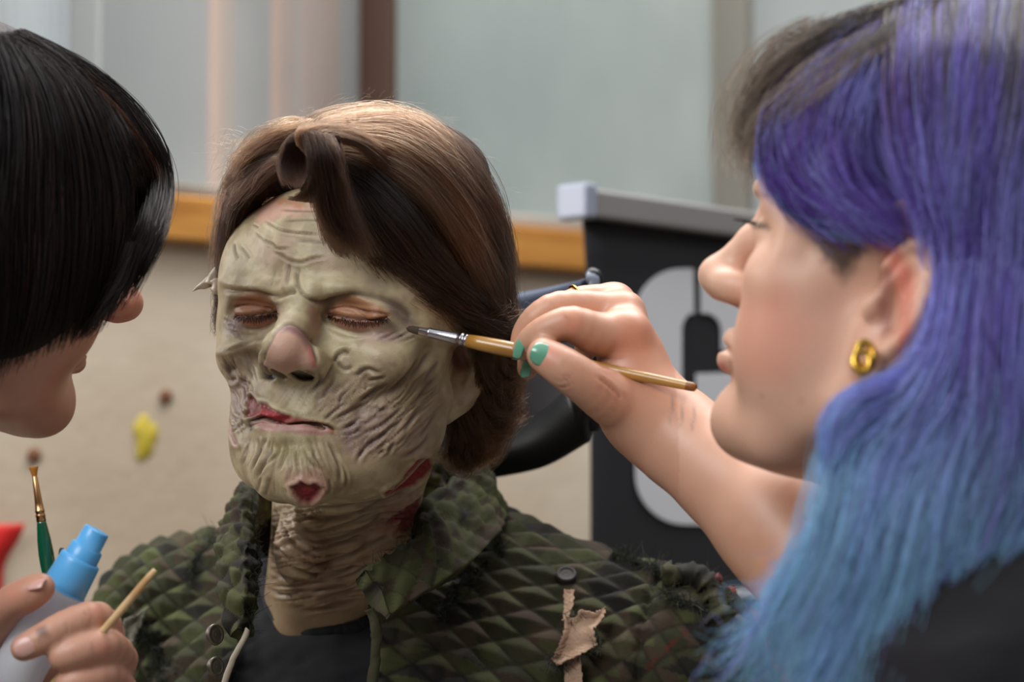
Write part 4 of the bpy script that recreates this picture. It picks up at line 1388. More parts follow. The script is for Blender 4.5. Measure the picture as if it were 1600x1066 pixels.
# flyaway tips under the brush
for k in range(9):
    x = 745 + 6 * k
    H.lock(surf_guide([(x - 30, 480), (x, 496), (x + 26, 492 + k), (x + 48, 488 + 2 * k)], .008, hair_field), 26, .003, .005, .006, D4, .3, wav=.003, spread_end=.003, seed=61)
# the far side: combed back from the temple, the sideburn
sweep([[(448, 262), (420, 278), (385, 300), (362, 345), (350, 400)],
       [(440, 245), (405, 262), (370, 295), (352, 350), (343, 430)],
       [(432, 230), (395, 252), (362, 290), (345, 350), (338, 440)]], 6, 70, .0050, [D1, D3, D2], seed=6, lift=.004, wav=.001)
sweep([[(455, 250), (425, 268), (400, 290), (380, 310), (368, 335)],
       [(465, 225), (430, 232), (395, 252), (372, 275), (360, 300)],
       [(480, 205), (440, 212), (405, 232), (378, 256), (365, 275)],
       [(520, 185), (470, 195), (430, 206), (398, 228), (375, 250)]], 5, 75, .006, [D2, D1, D4], seed=7, lift=.005)
for k in range(10):
    y = 330 + 14 * k
    H.lock(surf_guide([(356 - .9 * k, y), (349 - .8 * k, y + 22), (343 - .7 * k, y + 46), (339 - .4 * k, y + 70)], .002, hair_field), 36, .003, .0035, .0012, D3, .25, wav=.0008, seed=70)
# short hair along the hairline of the far temple
for k, gl in enumerate(([(462, 292), (436, 300), (408, 312), (386, 330), (370, 356)], [(455, 284), (428, 294), (402, 306), (380, 326), (364, 352)], [(470, 288), (446, 297), (420, 306), (398, 318), (378, 340)], [(448, 276), (420, 288), (396, 302), (374, 324), (360, 348)])):
    gd = np.array([P(x, y, hit(x, y, man_field, 1.3, 1.7, 300) - .003) for x, y in gl])
    H.lock(gd, 90, .005, .0055, .003, [D1, D3][k % 2], .4, wav=.001, seed=75 + k)
# the rolled quiff above the forehead: hair that curls round a hollow barrel, its open end to the left
ux, ax_ = np.array([.66, -.75, 0]), np.array([.80, .60, .06])
for j in range(17):
    f = j / 16.0
    cen = P(461, 257, 1.362) + ax_ * (.018 * f)
    for lay in range(3):
        R_ = .0172 - .0014 * lay + .0015 * f
        th = np.linspace(-1.9 + .35 * lay, 4.0 - .2 * lay, 16) + .12 * math.sin(j * 1.7)
        spiral = R_ * (1.0 + .12 * np.linspace(1, -1, 16))
        gd = cen + np.outer(np.cos(th) * spiral, ux) + np.outer(np.sin(th) * spiral * 1.02, [0, .0, 1.0])
        H.lock(gd, 26, .0011, .0014, .0011, [D1, D2, D3][(j + lay) % 3] * (1.0 if lay == 0 else .7), .34, wav=.0006, seed=80 + j * 3 + lay)
for j in range(22):
    # over the top of the roll and back across the head; in front the ends drop into the fringe
    f = j / 21.0
    gd = PP([(470 + 26 * f, 226 + 30 * f, 1.352), (470 + 34 * f, 206 + 14 * f, 1.352), (505 + 20 * f, 200 + 14 * f, 1.362), (560 + 14 * f, 212 + 22 * f, 1.378), (625 + 8 * f, 250 + 44 * f, 1.392)])
    H.lock(gd, 44, .0028, .0036, .0034, [D2, D4, D1][j % 3], .34, wav=.001, seed=110)
for j in range(30):
    f = j / 29.0
    jx_, jy_ = hs.normal(0, 5), hs.normal(0, 8)
    gd = PP([(478 + 36 * f, 207 + 10 * f, 1.352), (488 + 36 * f, 238 + 4 * f, 1.347), (493 + 38 * f + jx_ * .5, 280, 1.351), (502 + 44 * f + jx_, 330 + 6 * f, 1.360), (524 + 62 * f + jx_, 385 + 26 * f + jy_, 1.369)])
    H.lock(gd, 40, .0036, .0046, .0030, [D3, D1, D3, D2][j % 4] * math.exp(hs.normal(0, .25)), .45, wav=.0014, seed=140, spread_end=.0015)
for gl in ([(705, 640), (708, 670), (712, 700), (708, 720)], [(702, 655), (704, 690), (706, 715), (700, 730)], [(716, 640), (722, 680), (718, 712), (706, 724)]):
    H.lock(surf_guide(gl, .010, hair_field), 80, .007, .008, .005, D3, .3, wav=.002, seed=34)
for gl in ([(520, 360), (530, 385), (552, 412), (590, 438), (640, 462)], [(530, 350), (545, 390), (575, 425), (615, 450), (655, 470)], [(515, 340), (522, 372), (538, 402), (566, 428), (600, 446)]):
    H.lock(surf_guide(gl, .019, hair_field), 50, .003, .0032, .0010, D3, .3, wav=.0008, seed=32)
# fine flyaways catching the light round the crown
for k in range(150):
    a = hs.uniform(math.pi * .04, math.pi * 1.02)
    cx, cy = 572 + 219 * math.cos(a), 402 - 226 * math.sin(a)
    dx, dy = hs.normal(0, 22), -abs(hs.normal(6, 12))
    d = 1.50 + hs.normal(0, .02)
    gd = PP([(cx - 20 * math.sin(a) - 14 * math.cos(a), cy - 6 * math.cos(a) + 14 * math.sin(a), d), (cx + dx * .2, cy + dy * .6, d), (cx + 18 * math.sin(a) + dx * .4, cy + dy + 18 * math.cos(a), d + .004), (cx + 36 * math.sin(a) + dx * .6, cy + dy * 1.1 + 40 * math.cos(a), d + .006)])
    H.lock(gd, 2, .0005, .003, .005, D4, .3, rad=.000035, wav=.003, seed=k)
for k in range(60):
    x, y = 350 + hs.uniform(0, 90), 250 + hs.uniform(-30, 60)
    gd = PP([(x + 50, y + 15, 1.46), (x + 15, y - 5, 1.455), (x - 15, y - 8, 1.455), (x - 35, y + 6, 1.46)])
    H.lock(gd, 2, .0005, .003, .004, D4, .3, rad=.00005, wav=.003, seed=k)
hb = H.build('hair_strands', M_hair, hair); hb['kind'] = 'stuff'

# eyelashes
HL = Hair(6)
LC = np.array(srgb(30, 20, 18))
for path, nn in (([(366, 494), (384, 496), (404, 494), (420, 491), (434, 489)], 60), ([(513, 493), (527, 495), (547, 500), (570, 502), (592, 500), (606, 497)], 80)):
    pth = spline(np.array(path, float), nn)
    for i, (x, y) in enumerate(pth):
        d = hit(x, y, man_field, 1.3, 1.6, 400) - .0012
        f = i / (nn - 1.0); L = 5 + 7 * math.sin(f * math.pi) + hs.uniform(-2, 2)
        b = P(x + hs.normal(0, .6), y + hs.normal(0, .6), d)
        gd = np.array([b, P(x + (f - .5) * 4, y + L * .5, d - .003), P(x + (f - .5) * 9 + hs.normal(0, 1), y + L, d - .0045)])
        HL.lock(gd, 1, .0001, .0001, .0001, LC, .1, rad=.00016, wav=.0001, seed=i)
M_lash = mat('lash', srgb(22, 15, 14), .6, spec=.2)
el = HL.build('eyelashes', M_lash, man); el['kind'] = 'stuff'

# pale horn-like ear tip poking out of the hair on the far side
M_horn = mat('horn', srgb(196, 186, 168), .4, spec=.5); noisemix(M_horn, srgb(150, 134, 112), srgb(216, 208, 192), 120, 4, .3, .6)
gd = spline(PP([(340, 446, 1.478), (330, 440, 1.476), (318, 446, 1.474), (309, 450, 1.472), (300, 456, 1.470)]), 16)
V, Q = tube(gd, np.array([.0052, .0050, .0046, .0042, .0038, .0034, .0030, .0027, .0024, .0020, .0017, .0014, .0011, .0008, .0005, .0002]), 14, flat=((0, 1, 0), .6))
gd2 = spline(PP([(331, 444, 1.474), (335, 428, 1.474), (337, 418, 1.475)]), 10)
V2, Q2 = tube(gd2, np.linspace(.0045, .0008, 10), 12)
V3, Q3 = tube(spline(PP([(336, 438, 1.472), (339, 448, 1.471), (335, 456, 1.472)]), 8), .0032, 12)
V, Q = join((V, Q), (V2, Q2), (V3, Q3)); V = V + (fbm3(V, 300, 3, 2) - .5)[:, None] * .0014
ht = meshobj('ear_tip', V, Q, M_horn, man); ht['label'] = 'pale pointed horn-like ear tip'
# ================================================================ the artist with blue and purple hair (near side, right)
AR = rot_of(119, 13, 0)
AO = P(1447, 468, 1.215)


def to_art(p): return (p - AO) @ AR
def from_art(q): return np.asarray(q, float) @ AR.T + AO


ak = dict(skull_w=.076, cheek=1.0, ear_c=(.0745, .012, -.004), ear_size=1.1, lips=(0, -.0985, -.046), lip_r=1.15, tip=(0, -.1145, -.013), tip_r=.0092, wing_w=.0140,
          chin=(0, -.080, -.082), lip_w=.024)
# right arm: shoulder (far side) - elbow - wrist, then the hand that holds the brush
WR = P(1018, 654, 1.372)
ARM = [P(1520, 1010, 1.40), P(1400, 1040, 1.27), P(1222, 820, 1.325), WR]
FING = {
    'index': ([(974, 528, 1.370), (930, 521, 1.360), (893, 506, 1.352), (862, 512, 1.352), (836, 527, 1.356), (818, 545, 1.362)], [.0140, .0120, .0098, .0084, .0078, .0064]),
    'middle': ([(970, 494, 1.387), (925, 481, 1.384), (872, 481, 1.379), (840, 497, 1.378), (822, 520, 1.381), (814, 543, 1.382)], [.0118, .0098, .0092, .0082, .0075, .0062]),
    'ring': ([(958, 478, 1.404), (920, 471, 1.403), (885, 480, 1.399), (850, 510, 1.399), (832, 548, 1.396), (825, 576, 1.393)], [.0115, .0094, .0088, .0080, .0074, .0062]),
    'pinky': ([(964, 498, 1.418), (950, 490, 1.420), (928, 505, 1.418), (918, 535, 1.414), (912, 556, 1.410)], [.0105, .0084, .0076, .0068, .0056]),
    'thumb': ([(1000, 640, 1.366), (955, 622, 1.352), (912, 596, 1.341), (880, 574, 1.338), (850, 555, 1.3415)], [.0200, .0155, .0122, .0112, .0096]),
}
FP = {k: PP(spline(np.array(v[0], float), 14)) for k, v in FING.items()}
FR = {k: spline(np.array(v[1], float)[:, None], 14)[:, 0] for k, v in FING.items()}


def hand_art(p):
    d = None
    # palm: fan of bones from the wrist to the knuckles
    for k, r in (('index', .0145), ('middle', .0130), ('ring', .0120), ('pinky', .0115)):
        e = cap(p, WR + (FP[k][0] - WR) * .12, FP[k][0], .0180, r)
        d = e if d is None else smin(d, e, .010)
    d = smin(d, cap(p, WR, FP['thumb'][0], .020, .020), .014)
    d = smin(d, cap(p, FP['thumb'][0], P(985, 560, 1.375), .017, .014), .014)
    for k in ('pinky', 'ring', 'middle', 'index', 'thumb'):
        f = chain(p, FP[k], FR[k], .0012)
        d = smin(d, f, .0030 if k != 'thumb' else .005)
    # knuckle heads
    for q, r in (((976, 486, 1.383), .0100), ((962, 471, 1.401), .0090), ((980, 519, 1.367), .0115)):
        d = smin(d, ell(p, P(*q), (r, r, r)), .008)
    return d


def artist_field(p):
    q = to_art(p)
    d = head_field(q, ak)
    # fuller cheek and soft underside of the chin
    s_ = np.stack([np.abs(q[:, 0]), q[:, 1], q[:, 2]], 1)
    d = smin(d, ell(s_, (.037, -.042, -.034), (.027, .032, .034)), .02)
    d = smin(d, ell(q, (0, -.045, -.082), (.040, .040, .022)), .02)
    n1 = P(1480, 905, 1.25)
    d = smin(d, cap(p, from_art((0, .02, -.03)), n1, .052, .056), .02)
    sh0, sh1 = P(1500, 1050, 1.40), P(1560, 1110, 1.06)
    d = smin(d, cap(p, sh0, sh1, .058, .062), .05)
    d = smin(d, ell(p, P(1560, 1330, 1.25), (.10, .17, .20)), .05)
    d = smin(d, cap(p, ARM[0], ARM[1], .050, .042), .03)
    d = smin(d, chain(p, ARM[1:3], [.042, .0345]), .02)
    d = smin(d, cap(p, ARM[2], P(1058, 682, 1.366), .0345, .0255), .012)
    d = smin(d, cap(p, P(1058, 682, 1.366), WR, .0250, .0215), .012)
    d = smin(d, hand_art(p), .012)
    return d


HA = .0026 if 'hashlib' in globals() else .0017
alo = np.array([P(790, 500, 1.38)[0] - .01, .98, P(1500, 1500, 1.25)[2]])
ahi = np.array([P(1700, 500, 1.30)[0] + .10, 1.56, AO[2] + .16])
av, aq = surface(artist_field, alo, ahi, HA)
A = Sculpt(av, aq, srgb(196, 148, 122))
qa = to_art(av)
i_all = np.arange(len(av))
A.blend(i_all, smooth(.5, .75, fbm3(av, 30, 5, 3)) * .3, srgb(190, 122, 98))
A.blend(i_all, smooth(.5, .8, fbm3(av, 70, 8, 3)) * .2, srgb(216, 170, 140))
hd = smooth(-.16, -.10, qa[:, 2]) * (av[:, 0] > P(1085, 0, 1.22)[0])
A.blend(i_all, hd * .45, srgb(222, 180, 156))
# cheeks and ear redder, lips pink, dark shaved temple, brow, lashes' line
A.region = (qa[:, 2] > -.13) & (av[:, 0] > P(1088, 0, 1.2)[0]) & (av[:, 1] < 1.31)
A.patch([(1150, 470), (1220, 440), (1270, 520), (1230, 600), (1150, 590)], srgb(204, 130, 110), .5, 30)
A.patch([(1350, 372), (1395, 370), (1430, 430), (1425, 540), (1400, 565), (1405, 470), (1380, 400)], srgb(196, 92, 70), .7, 12)
A.patch([(1378, 410), (1402, 430), (1396, 520), (1378, 530), (1372, 470)], srgb(120, 48, 40), .6, 8)
A.patch([(1278, 358), (1330, 372), (1360, 372), (1346, 400), (1318, 430), (1290, 410), (1272, 380)], srgb(44, 34, 32), .85, 12, nz=10)
A.patch([(1300, 425), (1330, 400), (1340, 420), (1318, 446)], srgb(80, 56, 48), .5, 12)
A.patch([(1105, 565), (1132, 568), (1136, 600), (1112, 604)], srgb(196, 84, 88), .8, 6)
A.patch([(1164, 308), (1182, 297), (1208, 302), (1202, 310), (1176, 312)], srgb(110, 80, 66), .6, 6)
A.patch([(1168, 343), (1198, 349), (1204, 358), (1178, 358)], srgb(40, 28, 28), .85, 4)
for x, y, r in ((1190, 618, 4), (1252, 626, 5)):
    A.bump([(x, y)], .2, r, srgb(176, 100, 84), .35)
# the hand: knuckle reds, creases, faint tattoo bands on the wrist
A.region = av[:, 0] < P(1130, 0, 1.38)[0]
A.patch([(880, 486), (905, 484), (915, 510), (890, 520), (872, 505)], srgb(212, 140, 112), .55, 12)
A.patch([(970, 500), (1010, 500), (1015, 550), (960, 560)], srgb(200, 130, 102), .5, 14)
A.patch([(985, 470), (1006, 482), (1000, 500), (980, 490)], srgb(226, 180, 158), .6, 8)
A.patch([(840, 536), (862, 530), (872, 548), (868, 570), (846, 574)], srgb(206, 128, 106), .45, 8)
for pts, dp, w_ in (([(864, 592), (878, 596), (890, 588), (894, 578)], .35, 1.8), ([(868, 604), (884, 604), (897, 594)], .3, 1.8), ([(872, 586), (884, 586), (890, 578)], .25, 1.6),
                    ([(928, 585), (948, 600), (965, 615), (970, 624)], 1.1, 2.6), ([(930, 566), (950, 574), (975, 576)], .6, 2.6), ([(925, 556), (955, 562), (985, 560)], .4, 2.6), ([(912, 550), (930, 560), (945, 572)], .5, 2.4),
                    ([(892, 490), (890, 500), (892, 510)], .2, 1.6), ([(886, 488), (884, 498)], .2, 1.6)):
    A.fold(pts, dp, w_, .5, srgb(150, 84, 64), .5)
for x0 in (1052, 1068, 1086):
    A.fold([(x0, 610 + (x0 - 1052) * .5), (x0 - 2, 640 + (x0 - 1052) * .4), (x0 - 6, 668 + (x0 - 1052) * .3)], .0, 2.4, 0, srgb(112, 96, 100), .45)
A.region = np.ones(len(av), bool)
for x, y in ((1236, 756), (1268, 826)):
    A.bump([(x, y)], .05, 1.6, srgb(110, 64, 50), .5)
av = A.apply()
M_skinA = skin_material('warm_skin', ((1200, .16, .0004),), .42, .15)
artist = meshobj('person', av, aq, M_skinA, None, A.c)
tag(artist, 'person with blue and purple hair reaching across with a thin brush, gold earring', 'person')

# nails
M_teal = mat('teal_polish', srgb(96, 158, 130), .22, spec=.6, **{'Coat Weight': .6})


def nail(name, cen, along, normal, L, W, m, parent, bulge=.0022, th=.0012):
    """a curved nail plate: cen centre, along towards the tip, normal outwards"""
    a = np.asarray(along, float); a /= np.linalg.norm(a)
    n = np.asarray(normal, float); n = n - a * (n @ a); n /= np.linalg.norm(n)
    b = np.cross(a, n)
    nu, nv = 15, 13
    V = []
    for i in range(nu):
        u = -1 + 2 * i / (nu - 1)
        for j in range(nv):
            v = -1 + 2 * j / (nv - 1)
            wv = W * (1 - .28 * max(0, u) ** 3 - .22 * max(0, -u) ** 3)
            x = L * u * (1 - .16 * v * v * (1 if u > 0 else .6))
            V.append(np.asarray(cen) + a * x + b * wv * v - n * bulge * (v * v * 1.2 + .35 * u * u))
    V = np.array(V)
    Q = np.array([[i * nv + j, (i + 1) * nv + j, (i + 1) * nv + j + 1, i * nv + j + 1] for i in range(nu - 1) for j in range(nv - 1)])
    o = meshobj(name, V, Q, m, parent)
    s = o.modifiers.new('thick', 'SOLIDIFY'); s.thickness = th; s.offset = 0
    s2 = o.modifiers.new('sub', 'SUBSURF'); s2.levels = s2.render_levels = 1
    return o


def on_field(f, px, py, d0, d1, lift=0):
    dr = P(px, py, 1.0) - EYE; t = np.linspace(d0, d1, 900); v = f(EYE + dr * t[:, None])
    i = np.argmax(v < 0) if (v < 0).any() else np.argmin(v)
    p = EYE + dr * t[i]
    return p, grad(f, p[None])[0][0]


p, n = on_field(hand_art, 847, 554, 1.30, 1.40)
nl = nail('fingernail', p + n * .0004, P(828, 548, 1.338) - P(864, 562, 1.336), n, .0066, .0062, M_teal, artist); nl['label'] = 'teal painted thumbnail'
nl = nail('fingernail', P(806, 544, 1.3555), P(802, 556, 1.3575) - P(811, 531, 1.3545), np.array([-.85, -.5, .1]), .0056, .0044, M_teal, artist); nl['label'] = 'teal painted nail of the forefinger'
nl = nail('fingernail', P(817, 574, 1.388), P(816, 590, 1.388) - P(820, 560, 1.390), np.array([-.8, -.55, 0]), .0060, .0048, M_teal, artist); nl['label'] = 'teal painted nail below the brush'
nl = nail('fingernail', P(803, 548, 1.378), P(800, 560, 1.378) - P(806, 536, 1.378), np.array([-.9, -.3, .1]), .0052, .0042, M_teal, artist); nl['label'] = 'teal painted nail behind the brush'

# ring on the hand and the earring
M_gold = mat('gold', srgb(214, 170, 74), .25, metal=1)
rc_ = P(922, 474, 1.400); rt = FP['ring'][5] - FP['ring'][3]; rt /= np.linalg.norm(rt)
u_, w_, _ = frame_of(rt)
th = np.linspace(0, 2 * np.pi, 40)
loop = FP['ring'][4] + (np.cos(th)[:, None] * u_ + np.sin(th)[:, None] * w_) * .0100
parts = [tube(loop, .0011, 10, caps=False)]
tp = on_field(hand_art, 918, 463, 1.34, 1.44)[0]
for k in range(9):
    a = k / 9 * 6.283
    c = P(918 + 7 * math.cos(a) * (k % 2 * .5 + .6), 461 + 3.4 * math.sin(a), 1.397)
    parts.append(lathe(c - [0, 0, .0013], c + [0, 0, 1], [(0, 0), (.0004, .0011), (.0013, .0015), (.0022, .0011), (.0026, 0)], 10))
V, Q = join(*parts)
rg = meshobj('ring', V, Q, M_gold, artist); rg['label'] = 'gold cluster ring'
ec = from_art((.0835, .002, -.036))
V1, Q1 = tube([P(1351, 556, 1.135) + np.array([math.cos(a) * .0040, -.001 + .0015 * math.sin(a), math.sin(a) * .0062]) for a in np.linspace(0, 6.283, 36)], .0019, 12, caps=False)
V2, Q2 = tube([P(1345, 566, 1.132) + np.array([math.cos(a) * .0036, -.003 + .0015 * math.sin(a), math.sin(a) * .0052]) for a in np.linspace(0, 6.283, 36)], .0017, 12, caps=False)
V, Q = join((V1, Q1), (V2, Q2))
er = meshobj('earring', V, Q, M_gold, artist); er['label'] = 'small gold double hoop earring'


# ---------------------------------------------------------------- her hair
def hairA_field(p):
    q = to_art(p)
    d = ell(q, (0, .020, .060), (.082, .103, .088))
    d = smin(d, ell(q, (.045, -.030, .060), (.034, .055, .050)), .02)
    d = smax(d, -ell(q, (.085, -.045, -.010), (.050, .064, .045), euler(-22, 0, 0)), .01)
    d = smax(d, -ell(q, (.10, .004, -.010), (.045, .030, .046)), .008)
    # the long fall behind the ear and over the shoulder
    fall = chain(p, PP([(1548, 380, 1.20), (1530, 560, 1.14), (1480, 720, 1.11), (1430, 880, 1.09), (1390, 1040, 1.09), (1360, 1200, 1.09)]), [.034, .036, .042, .046, .046, .05])
    d = smin(d, fall, .03)
    d = smax(d, -ell(p, P(1382, 480, 1.10), (.018, .08, .036)), .006)
    d = smin(d, chain(p, PP([(1620, 400, 1.20), (1640, 700, 1.14), (1560, 900, 1.10)]), [.05, .05, .03]), .03)
    return d


hva, hqa = surface(lambda p: hairA_field(p) + .006, AO - [.16, .22, .34], AO + [.18, .20, .17], .004)
M_baseA = mat('dark_blue_hair_mass', srgb(58, 52, 92), .7, spec=.2)
hair_grain(M_baseA, srgb(44, 36, 74), srgb(96, 90, 158))
hairA = meshobj('hair', hva, hqa, M_baseA, artist); hairA['label'] = 'long dyed hair, dark roots turning violet, then sky blue'
ROOT, BRN_, VIO, PUR, PER, SKY, TEA = [np.array(srgb(*c)) for c in ((74, 65, 60), (132, 116, 102), (88, 52, 146), (102, 86, 164), (134, 134, 200), (124, 166, 206), (122, 170, 186))]
M_hairA = mat('dyed_hair', rough=.42, spec=.22, vcol=True)
HA_ = Hair(14)
ga = np.random.default_rng(21)


def dye(y):
    """shade by how far down the length"""
    if y < 120: return ROOT
    return [VIO, PUR, PER, PUR * .6, ROOT * .9, PER][int(ga.integers(6))]


def sweepA(paths, per, n, r, cols, colB, lift=.006, jit=8, seed=0, spread=.002, wav=.002, var=.22, d0=.95, d1=1.5):
    g = np.random.default_rng(seed)
    S_ = [spline(np.array(p, float), 8) for p in paths]
    for i in range(len(S_) - 1):
        for j in range(per):
            f = (j + g.uniform(.05, .95)) / per
            c = S_[i] * (1 - f) + S_[i + 1] * f + g.normal(0, jit * .5, (1, 2)) + np.cumsum(g.normal(0, jit * .25, (8, 2)), 0)
            gd = np.array([P(x, y, hit(x, y, hairA_field, d0, d1, 160) - lift * g.uniform(.3, 1.6)) for x, y in c])
            # soften jumps in depth along the lock
            ca = cols[g.integers(len(cols))]; cb = colB[g.integers(len(colB))]
            HA_.lock(gd, n, r * .8, r, r * .8, ca, var, rad=.00016, wav=wav, spread_end=spread, seed=seed * 100 + j, colB=cb)


# top: from the crown forward to the brow and down past the temple
sweepA([[(1400, 20), (1330, 40), (1250, 70), (1190, 130), (1150, 230)],
        [(1450, 10), (1360, 60), (1270, 110), (1200, 180), (1180, 262)],
        [(1500, 5), (1390, 80), (1290, 150), (1215, 215), (1200, 290)]], 8, 60, .010, [ROOT, BRN_, ROOT], [BRN_, np.array(srgb(150, 134, 120)), ROOT], seed=1)
sweepA([[(1330, 40), (1252, 110), (1210, 210), (1232, 300), (1298, 352)],
        [(1350, 40), (1270, 120), (1225, 220), (1255, 305), (1340, 362)],
        [(1370, 40), (1300, 130), (1270, 230), (1310, 310), (1390, 362)],
        [(1400, 40), (1350, 140), (1330, 240), (1370, 320), (1430, 372)]], 10, 70, .009, [ROOT, PUR, ROOT, PER], [VIO, PUR, VIO * .6, PER, VIO], seed=2)
sweepA([[(1212, 215), (1210, 262), (1238, 308), (1284, 345), (1336, 362)], [(1226, 215), (1224, 262), (1252, 306), (1298, 340), (1356, 360)]], 6, 70, .006, [SKY * .8, PER], [SKY * .7, PER * .7], seed=3, spread=.001)
sweepA([[(1400, 20), (1390, 120), (1410, 240), (1445, 330), (1480, 420)],
        [(1470, 10), (1460, 140), (1460, 260), (1475, 360), (1490, 470)],
        [(1540, 5), (1530, 140), (1510, 270), (1500, 400), (1500, 520)],
        [(1620, 5), (1610, 150), (1590, 280), (1580, 420), (1570, 540)]], 13, 60, .010, [ROOT, ROOT, PUR, PER], [PER, PUR, PER * 1.15, PER * .8, VIO], seed=4)
# the fall: from behind the ear forward over the shoulder
sweepA([[(1482, 420), (1466, 520), (1412, 600), (1330, 645), (1302, 720), (1290, 830), (1250, 950), (1180, 1040)],
        [(1490, 420), (1476, 540), (1432, 630), (1370, 690), (1340, 790), (1310, 900), (1270, 1000), (1230, 1080)],
        [(1510, 420), (1496, 560), (1462, 650), (1420, 740), (1390, 840), (1360, 940), (1330, 1040), (1300, 1100)],
        [(1530, 420), (1520, 560), (1510, 660), (1480, 760), (1450, 850), (1420, 950), (1390, 1040), (1370, 1110)],
        [(1580, 430), (1570, 570), (1570, 680), (1560, 770), (1530, 850), (1490, 920), (1450, 1000), (1430, 1080)],
        [(1640, 430), (1630, 580), (1630, 690), (1620, 760), (1590, 820), (1550, 870), (1500, 930), (1470, 1000)]], 12, 62, .010, [PER, PUR, PER, PUR * .7], [SKY, TEA, SKY, SKY * .7, PER * .8, TEA * .8], seed=5, spread=.006, wav=.004)
# bright curl that turns forward under the ear
for k in range(10):
    gd = PP([(1450 - 2 * k, 575 + 3 * k, 1.10), (1395, 600 + 4 * k, 1.085), (1330 + k, 628 + 5 * k, 1.075), (1304 + k, 670 + 6 * k, 1.075), (1312 + 2 * k, 740, 1.08), (1330, 800, 1.085)])
    HA_.lock(gd, 60, .006, .008, .006, PER * 1.15, .2, rad=.00016, wav=.002, seed=200 + k, colB=[SKY, PER, SKY * 1.1][k % 3])
# loose ends
for k in range(26):
    x = 1290 - 5 * k + ga.normal(0, 10); y = 830 + 7 * k
    gd = PP([(x + 60, y - 90, 1.09), (x + 25, y - 30, 1.085), (x, y + 30, 1.085), (x - 40, y + 90, 1.09)])
    HA_.lock(gd, 14, .006, .010, .014, SKY, .25, rad=.00014, wav=.004, spread_end=.008, seed=300 + k, colB=[SKY, TEA, PER][k % 3])
for k in range(26):
    gd = PP([(1260 + 6 * k, 40 - k * .6, 1.20), (1190 + 5 * k, 80, 1.20), (1146 + 4 * k, 150, 1.20), (1135 + 3 * k, 205 + k, 1.21), (1150 + 2 * k, 262, 1.21)])
    HA_.lock(gd, 10, .006, .010, .010, BRN_, .3, rad=.00012, wav=.004, spread_end=.006, seed=400 + k, colB=np.array(srgb(160, 144, 128)))
ho = HA_.build('hair_strands', M_hairA, hairA); ho['kind'] = 'stuff'
# lashes
print('ART EYE', proj(from_art([ak.get('eyeL', HEAD['eyeL']), HEAD['eyeR'], (.0325, -.083, .0185), (.03, -.088, .038)])))
HLa = Hair(6)
for k in range(40):
    f = k / 39
    gd = PP([(1168 + 16 * f, 347 + 4 * f, 1.225), (1156 + 14 * f, 344 + 3 * f, 1.222), (1144 + 12 * f + ga.normal(0, 2), 343, 1.22)])
    HLa.lock(gd, 1, .0001, .0001, .0001, LC, .1, rad=.0006, wav=.0001, seed=k)
HLa.build('eyelashes', M_lash, artist)['kind'] = 'stuff'


# black T-shirt
def shirtA_field(p):
    d = cap(p, P(1500, 1050, 1.40), P(1560, 1110, 1.06), .066, .072)
    d = smin(d, ell(p, P(1560, 1330, 1.25), (.11, .18, .21)), .05)
    d = smin(d, cap(p, ARM[0], ARM[0] + (ARM[1] - ARM[0]) * .55, .058, .056), .03)
    d = smin(d, cap(p, P(1485, 900, 1.24), P(1500, 960, 1.25), .060, .075), .03)
    d = smax(d, -cap(p, from_art((0, .0, 0)), P(1480, 925, 1.245), .060, .060), .01)
    return d


sva, sqa = surface(shirtA_field, [alo[0] + .1, .93, alo[2] + .01], [ahi[0] + .06, 1.58, AO[2] - .05], .004)
sva = sva + vnormals(sva, sqa) * ((fbm3(sva * [1, 1, 2], 18, 7, 3) - .5) * .012)[:, None]
M_teeA = mat('black_cotton', srgb(26, 24, 27), .85, spec=.2)
meshobj('t_shirt', sva, sqa, M_teeA, artist)

# ---------------------------------------------------------------- the fine brush in her hand
BT, BE = P(635, 513, 1.390), P(1088, 606, 1.335)
br = empty('makeup_brush', tuple((BT + BE) / 2), 'thin brush with golden wooden handle touching the cheek beside the eye', 'brush')
binv = Matrix.Translation(-br.location)


def kid(parent, name, VQ, m, sm=True, **kw):
    o = meshobj(name, VQ[0], VQ[1], m, parent, smooth_=sm, **kw)
    o.matrix_parent_inverse = Matrix.Translation(-parent.location)
    return o


bd_ = (BE - BT) / np.linalg.norm(BE - BT); BL = np.linalg.norm(BE - BT)
M_brist = mat('dark_bristle', srgb(62, 46, 30), .6, bump=(2500, .6, .001))
M_ferr = mat('steel_ferrule', srgb(188, 184, 190), .25, metal=1)
M_goldw = mat('golden_wood', srgb(176, 128, 54), .3, spec=.5, **{'Coat Weight': .4}); noisemix(M_goldw, srgb(140, 94, 34), srgb(190, 142, 66), 40, 4, .35, .65, sx=(.15, 1, 1))
M_dbrown = mat('brown_tip', srgb(132, 82, 34), .35)
fr_ = lambda px: (px - 637) / (1088 - 637.0) * BL
s = fr_
kid(br, 'bristles', tube([BT + bd_ * s(x) for x in (637, 641, 648, 656, 660)], [.0004, .0016, .0022, .0023, .0022], 18, flat=((0, 1, 0), .6)), M_brist)
kid(br, 'ferrule', lathe(BT + bd_ * s(658), BE, [(s(658 + a) - s(658), r) for a, r in ((0, .0021), (1, .0025), (14, .0027), (15.5, .0031), (17.5, .0031), (19, .0028), (60, .0034), (66, .0034), (66.5, .0038), (69, .0038), (69.5, .0035), (73, .0035), (73.5, .0038), (76, .0038), (78, .0036))], 28), M_ferr)
kid(br, 'handle', lathe(BT + bd_ * s(735), BE, [(s(735 + a) - s(735), r) for a, r in ((0, 0), (.2, .0037), (20, .0042), (55, .0046), (100, .0045), (150, .0041), (220, .0033), (300, .0028), (336, .0026), (338, .0026))], 28), M_goldw)
